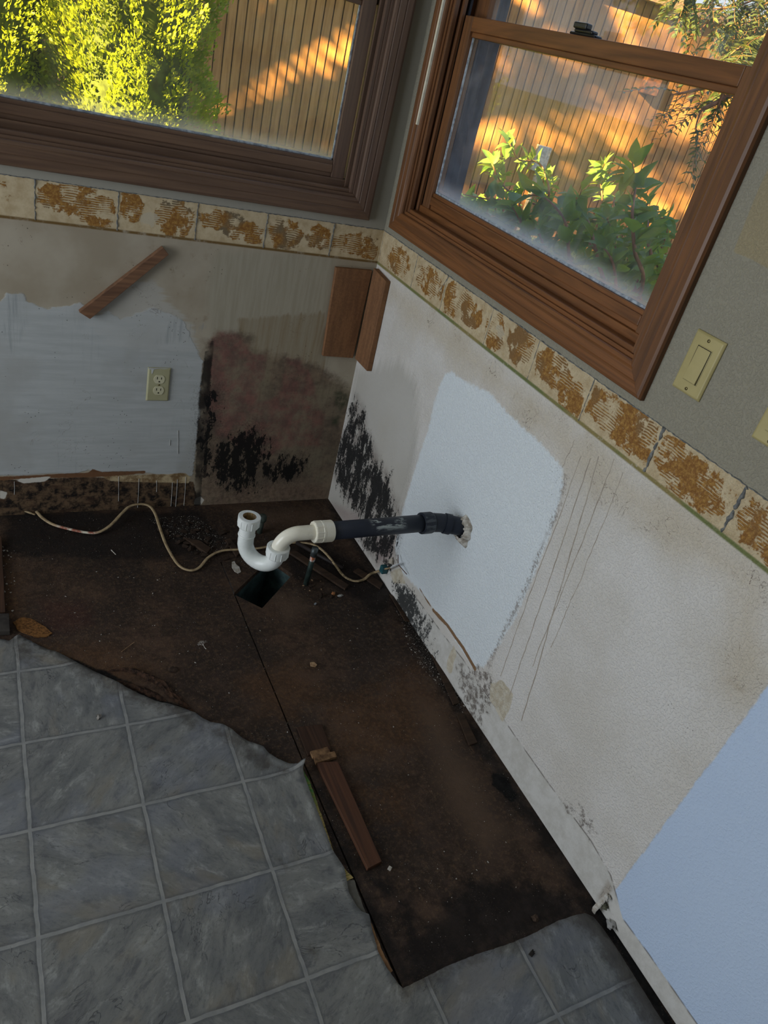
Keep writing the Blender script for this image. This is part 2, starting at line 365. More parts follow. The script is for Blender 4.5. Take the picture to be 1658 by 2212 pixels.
    colr = m.mix(m.mul(ln, m.mp(ng, 0.28, 0.42)), colr, m.mix(m.mp(m.noise(5, 3), 0.45, 0.6), c(112, 120, 74), c(140, 128, 82)))
    colr, bh, inb = band_layers(m, m.mix(m.mp(z, BAND_T - 0.002, BAND_T + 0.002), colr, upper), z, 1)
    # older beige paint left beside the window at the right
    ob = m.edge('oldpaint', nb, 0.004, 0.0015); colr = m.mix(m.mul(ob, 0.8), colr, m.mix(nb, c(160, 148, 116), c(144, 132, 104)))
    colr = m.mix(m.mul(m.edge('oldedge', m.noise(60, 4, 0.7), 0.02, 0.001), 0.85), colr, c(66, 72, 74))
    m.col(colr)
    pe = m.mul(m.mp(peel, 0.42, 0.66), m.math('SUBTRACT', 1.0, m.math('MAXIMUM', m.mul(tm, 0.85), m.mul(m.edge('smooth', nf, 0.02, 0.02), 0.7))))
    pe = m.mul(pe, m.mp(bl, 0, 1, 1.0, 0.4)); h = m.addm(m.mul(pe, 1.5), m.addm(m.mul(nf, 0.15), bh)); m.bump(h, 0.0013, 0.62)
    m.b.inputs['Roughness'].default_value = 0.62
    return m.m

def mat_vinyl():
    m = Mat('vinyl_slate_tile', 0.42, 0.35); S = 0.2276; th = -0.014
    v = m.vec((1 / S, 1 / S, 1 / S), loc=(0, 0, 0), rot=(0, 0, 0))
    # tile coordinates: rotate by -th about the grid origin
    mp_ = m.new('ShaderNodeMapping'); mp_.vector_type = 'TEXTURE'; m.nt.links.new(m.co, mp_.inputs[0])
    mp_.inputs['Location'].default_value = (-1.114, -0.691, 0); mp_.inputs['Rotation'].default_value = (0, 0, th); mp_.inputs['Scale'].default_value = (S, S, S)
    t = m.xyz(mp_.outputs[0]); u, vv = t[0], t[1]
    wob = m.mul(m.math('SUBTRACT', m.noise(16, 3, 0.6), 0.5), 0.035)
    fu = m.math('ABSOLUTE', m.math('SUBTRACT', m.math('FRACT', m.addm(m.addm(u, wob), 0.5)), 0.5)); fv = m.math('ABSOLUTE', m.math('SUBTRACT', m.math('FRACT', m.addm(m.addm(vv, wob), 0.5)), 0.5))
    d = m.math('MINIMUM', fu, fv); grout = m.mp(d, 0.013, 0.019, 1, 0); rim = m.mul(m.mp(d, 0.016, 0.05, 1, 0), m.math('SUBTRACT', 1.0, grout))
    cell = m.new('ShaderNodeCombineXYZ'); m.nt.links.new(m.math('FLOOR', u), cell.inputs[0]); m.nt.links.new(m.math('FLOOR', vv), cell.inputs[1])
    wn_ = m.new('ShaderNodeTexWhiteNoise'); wn_.noise_dimensions = '3D'; m.nt.links.new(cell.outputs[0], wn_.inputs[0])
    off = m.new('ShaderNodeVectorMath'); off.operation = 'MULTIPLY_ADD'; m.nt.links.new(wn_.outputs['Color'], off.inputs[0]); off.inputs[1].default_value = (9, 9, 9); m.nt.links.new(m.co, off.inputs[2])
    rot = m.new('ShaderNodeVectorRotate'); rot.rotation_type = 'Z_AXIS'; m.nt.links.new(off.outputs[0], rot.inputs['Vector']); m.nt.links.new(m.mul(wn_.outputs['Value'], 6.28), rot.inputs['Angle'])
    st = m.new('ShaderNodeMapping'); m.nt.links.new(rot.outputs[0], st.inputs[0]); st.inputs['Scale'].default_value = (1, 2.1, 1)
    big = m.noise(7, 5, 0.6, st.outputs[0], 0.3); fin = m.noise(80, 7, 0.78, st.outputs[0], 0.2); mid = m.noise(16, 8, 0.72, st.outputs[0], 0.45)
    ridge = m.math('ABSOLUTE', m.math('SUBTRACT', m.noise(10, 4, 0.55, st.outputs[0], 1.0), 0.5)); crack = m.mul(m.mp(ridge, 0.0, 0.012, 1, 0), m.mp(m.noise(8, 2), 0.52, 0.62))
    a = m.mix(m.mp(big, 0.33, 0.67), c(106, 108, 108), c(128, 129, 126))
    a = m.mix(m.mp(mid, 0.5, 0.72), a, c(152, 154, 151)); a = m.mix(m.mul(m.mp(mid, 0.48, 0.34), 0.65), a, c(82, 83, 88))
    a = m.mix(m.mul(m.mp(fin, 0.5, 0.68), 0.6), a, c(80, 82, 84))
    a = m.mix(m.mul(m.mp(m.noise(5, 3, 0.6, st.outputs[0]), 0.54, 0.66), 0.35), a, c(134, 124, 104)); a = m.mix(m.mul(m.mp(m.noise(4, 3, 0.6, off.outputs[0]), 0.52, 0.64), 0.3), a, c(118, 124, 140))
    a = m.mix(m.mul(crack, 0.75), a, c(66, 68, 72)); a = m.mix(m.mul(rim, 0.55), a, c(80, 82, 86))
    g = m.mix(m.mp(m.noise(25, 3), 0.35, 0.65), c(146, 147, 145), c(128, 130, 130))
    colr = m.mix(grout, a, g)
    dt = m.mul(m.edge('dirty', m.noise(26, 6, 0.75), 0.10, 0.02), 0.75); colr = m.mix(dt, colr, c(62, 56, 50))
    sp = m.mul(m.mp(m.voro(55), 0.05, 0.11, 1, 0), m.mp(m.noise(7, 3), 0.62, 0.68)); colr = m.mix(m.mul(sp, 0.8), colr, c(40, 38, 36))
    m.col(colr); h = m.addm(m.addm(m.mul(fin, 0.35), m.mul(mid, 0.5)), m.addm(m.mul(grout, -0.5), m.mul(crack, -0.5))); m.bump(h, 0.0012, 0.55)
    m.rough(m.mp(fin, 0.3, 0.7, 0.34, 0.55)); return m.m

def mat_sub():
    m = Mat('rotten_subfloor_board', 0.7, 0.22)
    nb = m.noise(3.2, 5, 0.6, dist=0.4); nm = m.noise(13, 6, 0.7); nf = m.noise(90, 5, 0.75); vf = m.noise(260, 3, 0.7)
    a = m.mix(m.mp(nb, 0.36, 0.64), c(48, 39, 34), c(78, 60, 48)); a = m.mix(m.mul(m.mp(nm, 0.40, 0.62), 0.75), a, c(44, 36, 31))
    a = m.mix(m.mul(m.mp(nf, 0.48, 0.66), 0.5), a, c(104, 82, 62)); a = m.mix(m.mul(m.mp(vf, 0.55, 0.7), 0.35), a, c(34, 27, 23))
    a = m.mix(m.mul(m.edge('rust', nm, 0.16, 0.05), m.mp(nf, 0.3, 0.7, 0.2, 0.6)), a, c(96, 68, 44))
    a = m.mix(m.mul(m.edge('pale', nm, 0.22, 0.04), 0.5), a, m.mix(nf, c(120, 98, 80), c(86, 70, 58)))
    a = m.mix(m.mul(m.edge('red', nm, 0.1, 0.04), 0.3), a, c(84, 46, 40))
    a = m.mix(m.mul(m.edge('wet', nm, 0.10, 0.02), 0.85), a, c(27, 23, 22))
    a = m.mix(m.mul(m.edge('hole', nm, 0.03, 0.004), 0.97), a, c(8, 8, 9))
    gr = m.mul(m.mp(m.voro(230), 0.12, 0.22, 1, 0), m.mp(m.noise(11, 4), 0.5, 0.6)); a = m.mix(m.mul(gr, 0.5), a, c(122, 112, 98))
    a = m.mix(m.mul(m.mp(m.attr('line'), 0.0, 0.004, 1, 0), m.mul(0.5, m.mp(nm, 0.4, 0.55))), a, c(112, 86, 62))
    m.col(a); m.bump(m.addm(m.addm(nf, m.mul(vf, 0.7)), m.mul(nm, 1.2)), 0.0022, 0.8); m.rough(m.mp(nm, 0.35, 0.6, 0.52, 0.85)); return m.m

# ------------------------------------------------------------------ walls
def axisgrid(fine0, fine1, step, lo, hi, coarse=0.12):
    f = np.linspace(fine0, fine1, int(round((fine1 - fine0) / step)) + 1)
    a = np.linspace(lo, fine0, max(2, int(math.ceil((fine0 - lo) / coarse)) + 1))[:-1] if lo < fine0 else np.array([])
    b = np.linspace(fine1, hi, max(2, int(math.ceil((hi - fine1) / coarse)) + 1))[1:] if hi > fine1 else np.array([])
    return np.concatenate([a, f, b])
def wall_sheet(name, us, zs, hole, Mf, mat, attrs, slab):
    U, Z = np.meshgrid(us, zs); nu, nz = len(us), len(zs); P = np.stack([U.ravel(), Z.ravel()], 1)
    idx = np.arange(nu * nz).reshape(nz, nu); F = np.stack([idx[:-1, :-1], idx[:-1, 1:], idx[1:, 1:], idx[1:, :-1]], -1).reshape(-1, 4)
    cu = (us[:-1] + us[1:]) / 2; cz = (zs[:-1] + zs[1:]) / 2; CU, CZ = np.meshgrid(cu, cz)
    keep = ~((CU > hole[0]) & (CU < hole[1]) & (CZ > hole[2]) & (CZ < hole[3])).ravel(); F = F[keep]
    V = [Mf(u, 0.0, z) for u, z in P]; A = attrs(P); nV = len(V)
    u0, u1, z0, z1 = us[0], us[-1], zs[0], zs[-1]; mb = MB()
    for a, b in (((u0, slab[0], z0), (hole[0], slab[1], z1)), ((hole[1], slab[0], z0), (u1, slab[1], z1)), ((hole[0], slab[0], z0), (hole[1], slab[1], hole[2])), ((hole[0], slab[0], hole[3]), (hole[1], slab[1], z1))):
        mb.box(a, b, lambda u, n, z: Mf(u, n, z))
    V += mb.v; F2 = [tuple(i + nV for i in f) for f in mb.f]
    for k in A: A[k] = np.concatenate([A[k], np.full(len(mb.v), -1.0)])
    return struct(pymesh(name, V, [tuple(f) for f in F] + F2, mat, None, False, A))
MBACK = lambda u, n, z: (u, n, z)
MRIGHT = lambda u, n, z: (n + K * (1 - z), u, z)

def glue_sd(P, joints, pref):
    out = np.full(len(P), -0.05); rg = random.Random(5)
    for i in range(len(joints) - 1):
        a, b = sorted((joints[i], joints[i + 1])); wd = b - a
        for (fx, fz, rx, rz) in pref[i % len(pref)]:
            cx = a + wd * fx; cz = BAND_B + (BAND_T - BAND_B) * fz; r = np.hypot((P[:, 0] - cx) / (wd * rx), (P[:, 1] - cz) / (0.095 * rz))
            out = np.maximum(out, (1 - r) * 0.035)
        near = np.minimum(np.abs(P[:, 0] - a), np.abs(P[:, 0] - b)); 
    jd = np.min(np.abs(P[:, 0][:, None] - np.array(joints)[None, :]), axis=1)
    return np.minimum(out, (jd - 0.006) * 3)

def attrs_back(P):
    A = {}
    A['patch'] = poly_sd(P, BK([(-60, 655), (0, 650), (15, 634), (50, 634), (60, 652), (100, 668), (140, 664), (175, 655), (205, 682), (235, 672), (260, 690), (330, 664), (395, 690), (437, 780), (434, 830), (430, 900), (424, 960), (416, 1028), (380, 1030), (300, 1018), (215, 1020), (190, 1014), (170, 1024), (100, 1024), (50, 1028), (-60, 1028)]))
    A['smear'] = poly_sd(P, BK([(200, 700), (225, 640), (330, 600), (360, 650), (415, 700), (430, 760), (330, 760), (230, 740)]))
    A['grime'] = np.maximum(poly_sd(P, BK([(360, 520), (450, 560), (450, 700), (400, 720), (270, 660), (290, 570)])), poly_sd(P, BK([(-50, 480), (20, 485), (0, 560), (-50, 560)])))
    A['greenish'] = poly_sd(P, BK([(448, 590), (470, 540), (600, 545), (720, 560), (715, 800), (600, 760), (450, 740)]))
    A['brush'] = poly_sd(P, BK([(515, 690), (700, 676), (700, 860), (560, 860), (520, 750)]))
    A['damp'] = poly_sd(P, BK([(446, 735), (470, 715), (540, 725), (560, 760), (600, 765), (690, 790), (775, 860), (720, 1090), (415, 1100), (425, 1000), (438, 850)]))
    A['pink'] = np.maximum(poly_sd(P, BK([(447, 800), (452, 740), (472, 716), (500, 716), (520, 728), (540, 745), (545, 760), (575, 760), (572, 800), (560, 850), (550, 920), (520, 945), (470, 940), (447, 900)])),
                 np.maximum(poly_sd(P, BK([(620, 775), (650, 780), (672, 805), (680, 850), (700, 900), (690, 960), (640, 960), (610, 940), (600, 870)])), poly_sd(P, BK([(455, 880), (600, 860), (660, 900), (680, 960), (560, 985), (470, 940)]))))
    A['greenmould'] = np.maximum(poly_sd(P, BK([(725, 848), (745, 845), (752, 870), (735, 885), (722, 872)])), poly_sd(P, BK([(716, 905), (732, 900), (728, 920), (715, 918)])))
    A['mauvelow'] = poly_sd(P, BK([(425, 1095), (432, 1000), (470, 950), (500, 1050), (640, 1050), (700, 1050), (706, 1080)]))
    A['bluegrey'] = np.maximum(poly_sd(P, BK([(10, 640), (50, 636), (55, 700), (30, 760), (8, 720)])), poly_sd(P, BK([(380, 690), (440, 705), (410, 730), (330, 745)])))
    A['low'] = poly_sd(P, BK([(-60, 1036), (60, 1036), (180, 1030), (300, 1034), (418, 1040), (432, 1110), (425, 1120), (-60, 1130)]))
    A['lowcream'] = poly_sd(P, BK([(216, 1027), (300, 1026), (400, 1022), (412, 1030), (408, 1044), (330, 1042), (240, 1040)]))
    A['rip'] = np.maximum(poly_sd(P, BK([(0, 1030), (60, 1027), (190, 1022), (200, 1013), (222, 1020), (315, 1017), (290, 1025), (200, 1031), (100, 1033), (0, 1037)])), 0.006 - line_dist(P, BK([(0, 1034), (190, 1024), (310, 1020)])))
    A['chipw'] = np.maximum(poly_sd(P, BK([(30, 1036), (90, 1030), (110, 1030), (95, 1040), (50, 1044)])), np.maximum(poly_sd(P, BK([(0, 1060), (14, 1064), (10, 1078), (0, 1076)])), poly_sd(P, BK([(420, 1078), (432, 1072), (440, 1080), (436, 1090), (420, 1090)]))))
    seam = 0.012 - line_dist(P, BK([(450, 765), (437, 860), (432, 960), (426, 1090)])) 
    A['seam'] = np.maximum(seam, 0.006 - line_dist(P, BK([(458, 740), (452, 800), (449, 850), (444, 960), (442, 1030)])))
    mo = poly_sd(P, BK([(470, 965), (478, 955), (500, 946), (520, 940), (535, 935), (545, 924), (555, 930), (570, 950), (572, 985), (560, 1020), (558, 1045), (510, 1056), (490, 1052), (470, 1030), (460, 1010)]))
    mo = np.maximum(mo, poly_sd(P, BK([(565, 1000), (590, 1005), (605, 1000), (612, 985), (620, 1000), (645, 990), (655, 1000), (658, 1020), (640, 1032), (600, 1035), (565, 1030)])) - 0.004)
    mo = np.maximum(mo, 0.012 - line_dist(P, BK([(456, 850), (452, 905), (450, 960), (445, 1000)])))
    A['mould'] = np.clip(mo * 1.15 - .002, -0.4, 0.022)
    pref = [[(0.25, 0.6, 0.45, 0.5), (0.15, 0.3, 0.3, 0.25)], [(0.45, 0.62, 0.45, 0.42), (0.75, 0.4, 0.25, 0.45)], [(0.15, 0.65, 0.16, 0.4), (0.72, 0.5, 0.26, 0.5)], [(0.35, 0.6, 0.32, 0.3), (0.65, 0.4, 0.3, 0.3), (0.85, 0.25, 0.16, 0.22)], [(0.3, 0.45, 0.24, 0.45), (0.8, 0.5, 0.2, 0.36)], [(0.5, 0.45, 0.45, 0.35), (0.85, 0.2, 0.2, 0.2)]]
    A['glue'] = glue_sd(P, JB, pref)
    A['bare'] = poly_sd(P, BK([(300, 465), (325, 450), (345, 470), (330, 492), (305, 488)]))
    return A

def attrs_right(P):
    A = {}
    A['patch'] = poly_sd(P, RW([(962, 806), (975, 803), (1000, 822), (1060, 850), (1090, 885), (1130, 925), (1170, 960), (1215, 1012), (1216, 1050), (1190, 1150), (1150, 1250), (1110, 1340), (1070, 1405), (1045, 1440), (1020, 1440), (960, 1345), (905, 1275), (868, 1235), (852, 1190), (860, 1130), (885, 1050), (905, 985), (925, 925), (935, 880), (950, 830)]))
    A['halo'] = 0.004 - line_dist(P, RW([(1222, 1030), (1205, 1100), (1170, 1180), (1140, 1260), (1110, 1320), (1080, 1380), (1055, 1440)]))
    A['warm'] = np.maximum(poly_sd(P, RW([(840, 600), (1020, 740), (1250, 920), (1400, 1040), (1658, 1245), (1658, 1330), (1400, 1150), (1220, 1010), (1100, 880), (980, 780), (900, 720), (840, 640)])), poly_sd(P, RW([(1560, 1250), (1658, 1260), (1658, 1460), (1590, 1480)])))
    A['greydamp'] = poly_sd(P, RW([(770, 800), (860, 780), (900, 830), (900, 980), (860, 1120), (740, 1160), (706, 1080), (740, 950)]))
    A['blue'] = poly_sd(P, RW([(1295, 1957), (1330, 1918), (1408, 1815), (1500, 1690), (1570, 1600), (1658, 1478), (1750, 1370), (2100, 1400), (2100, 3000), (1400, 2300)]))
    toe = RW([(700, 1085), (780, 1160), (850, 1225), (905, 1300), (960, 1375), (1000, 1425), (1040, 1485), (1112, 1590), (1190, 1700), (1240, 1768), (1275, 1815), (1318, 1890), (1345, 1985), (1400, 2060), (1500, 2205), (1560, 2290)])
    A['toe'] = poly_sd(P, np.vstack([toe, [[toe[-1][0], -0.2], [0.05, -0.2]]]))
    A['toe'] = np.where(P[:, 0] > -0.60, -0.05, A['toe'])
    A['dirt'] = np.maximum(poly_sd(P, RW([(985, 1440), (1050, 1440), (1065, 1480), (1050, 1570), (1030, 1600), (990, 1520)])), 0.018 - line_dist(P, RW([(1230, 1740), (1255, 1760), (1275, 1800)]))) - 0.01
    A['beige'] = np.maximum(poly_sd(P, RW([(1060, 1478), (1085, 1470), (1108, 1500), (1100, 1530), (1085, 1560), (1058, 1510)])), np.maximum(poly_sd(P, RW([(965, 1425), (980, 1395), (985, 1410), (975, 1455), (965, 1450)])), poly_sd(P, RW([(842, 1235), (865, 1225), (875, 1260), (850, 1262)]))))
    A['shaft'] = poly_sd(P, RW([(1288, 1935), (1313, 1900), (1325, 1920), (1300, 1955)]))
    r1 = 0.0065 - line_dist(P, RW([(935, 1318), (965, 1350), (1000, 1400), (1025, 1444)])); r2 = 0.003 - line_dist(P, RW([(906, 1272), (930, 1310)]))
    A['rip'] = np.maximum(r1, r2)
    ch = np.full(len(P), -0.05)
    for q, r in (((1200, 940), .02), ((1235, 950), .018), ((1245, 1770), .014), ((1235, 1745), .018), ((1195, 1768), .006), ((1190, 1740), .008), ((1090, 845), .012), ((1615, 1275), .02), ((1310, 1990), .01), ((1330, 1000), .010), ((1260, 965), .014)):
        cc_ = np.array(rightw(*q)); ch = np.maximum(ch, r - np.linalg.norm(P - cc_, axis=1))
    A['chips'] = ch - 0.03
    mo = poly_sd(P, RW([(758, 900), (768, 868), (780, 890), (790, 930), (800, 960), (812, 1000), (830, 1030), (840, 1070), (862, 1110), (850, 1150), (800, 1150), (775, 1110), (745, 1060), (722, 1020), (734, 960)]))
    mo2 = poly_sd(P, RW([(772, 1160), (858, 1150), (852, 1195), (838, 1220), (810, 1200), (785, 1180)])) - 0.006
    A['mould'] = np.clip(np.maximum(mo, mo2) * 0.9, -0.3, 0.018)
    A['pinkish'] = np.maximum(poly_sd(P, RW([(812, 1165), (850, 1160), (845, 1210), (815, 1220)])), poly_sd(P, RW([(715, 1090), (770, 1110), (790, 1150), (770, 1160)])))
    ml = np.maximum(poly_sd(P, RW([(852, 1262), (885, 1280), (920, 1335), (932, 1405), (912, 1390), (885, 1350), (866, 1315)])), 0.006 - line_dist(P, RW([(858, 1150), (846, 1200)])))
    A['mouldlow'] = np.clip(ml * 1.0, -0.3, 0.010)
    pref = [[(0.45, 0.45, 0.3, 0.45)], [(0.5, 0.5, 0.40, 0.4)], [(0.7, 0.5, 0.35, 0.5), (0.35, 0.45, 0.2, 0.35)], [(0.3, 0.6, 0.25, 0.5), (0.85, 0.45, 0.2, 0.5)], [(0.2, 0.3, 0.25, 0.4), (0.65, 0.6, 0.35, 0.4)], [(0.35, 0.55, 0.4, 0.5), (0.7, 0.55, 0.3, 0.4)], [(0.5, 0.45, 0.42, 0.45), (0.8, 0.7, 0.2, 0.3)], [(0.5, 0.5, 0.45, 0.5)]]
    A['glue'] = glue_sd(P, JR, pref); A['bare'] = poly_sd(P, RW([(1070, 690), (1085, 700), (1095, 730), (1078, 735), (1068, 712)]))
    A['oldpaint'] = poly_sd(P, RW([(1582, 545), (1645, 390), (1760, 150), (1900, 300), (1900, 700), (1658, 580), (1620, 560)]))
    A['oldedge'] = 0.006 - line_dist(P, RW([(1600, 537), (1630, 541), (1658, 558)]))
    A['smooth'] = np.maximum(poly_sd(P, RW([(780, 790), (880, 780), (900, 900), (860, 1100), (700, 1080), (770, 820)])), poly_sd(P, RW([(700, 1080), (900, 1250), (1040, 1480), (1060, 1600), (900, 1500)])))
    return A

zs = axisgrid(0.0, 1.07, 0.005, 0.0, 2.44, 0.10)
wall_back = wall_sheet('wall_back', axisgrid(-1.28, 0.0, 0.005, -3.5, 0.035), zs, (-1.18, -0.12, 1.10, 2.10), MBACK, mat_back(), attrs_back, (0.012, 0.15))
wall_right = wall_sheet('wall_right', axisgrid(-2.05, 0.0, 0.005, -4.3, 0.14), zs, (-1.16, -0.105, 1.10, 2.10), MRIGHT, mat_right(), attrs_right, (0.012, 0.15))
print('walls', len(wall_back.data.vertices), len(wall_right.data.vertices))
shell = simple('painted_plaster', c(160, 156, 146), c(152, 148, 138), 0.8, 0.2, 40, 0.0005)
struct(MB().box((-3.5, -4.3, 2.44), (0.2, 0.15, 2.56)).build('ceiling', simple('ceiling_paint', c(196, 193, 184), c(190, 187, 178), 0.85, 0.2, 60, 0.0005)))
struct(MB().box((-3.5, -4.42, -0.1), (0.2, -4.3, 2.56)).build('wall_front', shell))
struct(MB().box((-3.62, -4.3, 0.0), (-3.5, -2.0, 2.44)).box((-3.62, -0.3, 0.0), (-3.5, 0.15, 2.44)).box((-3.62, -2.0, 2.05), (-3.5, -0.3, 2.44)).build('wall_left', shell))
struct(MB().box((-7.2, -7.5, -0.1), (-7.0, 0.15, 2.55)).box((-7.2, -7.5, 2.55), (-3.5, 0.15, 2.65)).build('wall_sun_block', shell))  # unseen wall and roof, added to keep the sun out of the patio door
dr = struct(MB().box((-3.60, -2.0, 0.0), (-3.47, -1.95, 2.05)).box((-3.60, -0.35, 0.0), (-3.47, -0.30, 2.05)).box((-3.60, -2.0, 2.0), (-3.47, -0.30, 2.05)).build('door_1', simple('white_frame', c(226, 226, 222), rough=0.5)))

# mortar ridges left standing between the missing tiles
def ridge(path, r, mb, nf=0.4):
    pts = []; n = max(2, int((Vector(path[1]) - Vector(path[0])).length / 0.006)); a, b = Vector(path[0]), Vector(path[1])
    rg = random.Random(int(abs(a.x * 9999 + a.y * 7777 + a.z * 555)))
    for i in range(n + 1): pts.append(a.lerp(b, i / n) + Vector([rg.uniform(-r, r) * nf for _ in range(3)]))
    tube(pts, [max(0.0006, r * rg.uniform(0.35, 1.25)) for _ in pts], 7, True, 0.7, mb)
mortar = simple('grey_mortar', c(128, 130, 128), c(96, 98, 98), 0.9, 0.1, 120, 0.0008)
mb = MB()
for j in JB[:-1]: ridge(((j, 0, BAND_B - 0.004), (j + 0.001, 0, BAND_T)), 0.0028, mb)
ridge(((-1.28, 0, BAND_T + 0.001), (-0.003, 0, BAND_T + 0.001)), 0.0018, mb)
mortar_back = mb.build('mortar_ridges', mortar, wall_back)
mb = MB()
for j, r in zip(JR[:-1], (0.001, 0.0014, 0.001, 0.0012, 0.0012, 0.0014, 0.0042, 0.0042)): ridge((MRIGHT(j, 0, BAND_B - 0.004), MRIGHT(j + 0.001, 0, BAND_T)), r, mb)
ridge((MRIGHT(-0.004, 0, BAND_T + 0.001), MRIGHT(-1.9, 0, BAND_T + 0.001)), 0.0021, mb)
ridge((MRIGHT(-0.425, 0, BAND_T - 0.002), MRIGHT(-0.40, 0, BAND_T - 0.05)), 0.0016, mb)
mb.build('mortar_ridges', mortar, wall_right)
# runs of paint and brown drips
mb = MB()
for q0, q1 in (((256, 1029), (256, 1082)), ((300, 1034), (297, 1096)), ((338, 1038), (338, 1062)), ((372, 1042), (369, 1093)), ((383, 1036), (379, 1094)), ((401, 1030), (397, 1092)), ((31, 1040), (31, 1068)), ((384, 930), (384, 980)), ((367, 950), (366, 962))):
    a = back(*q0); b = back(*q1); tube([(a[0], -0.0004, a[1]), (a[0] * .5 + b[0] * .5 + 0.0006, -0.0006, (a[1] + b[1]) / 2), (b[0], -0.0004, b[1])], [0.0017, 0.0011, 0.0016], 8, True, 0.5, mb)
mb.build('paint_runs', simple('white_paint', c(206, 206, 202), rough=0.5), wall_back)
mb = MB(); rg = random.Random(3)
for q0, q1, r in (((1292, 985), (1128, 1560), .0019), ((1275, 990), (1100, 1500), .0015), ((1325, 990), (1150, 1440), .0015), ((1255, 985), (1080, 1460), .0014), ((1240, 950), (1215, 1010), .0012), ((1345, 1020), (1190, 1400), .0011)):
    a = Vector(MRIGHT(*(lambda t: (t[0], 0.0, t[1]))(rightw(*q0)))); b = Vector(MRIGHT(*(lambda t: (t[0], 0.0, t[1]))(rightw(*q1))))
    n = 60; off = 0; pts = []
    for i in range(n + 1):
        off += rg.uniform(-0.0012, 0.0012); off *= 0.93; p = a.lerp(b, i / n); p.y += off; p.x -= 0.0001; pts.append(p)
    tube(pts, [r * rg.uniform(0.7, 1.2) for _ in pts], 5, True, 0.35, mb)
mb.build('brown_drips', simple('brown_drip', c(160, 150, 138), c(178, 170, 158), rough=0.5), wall_right)

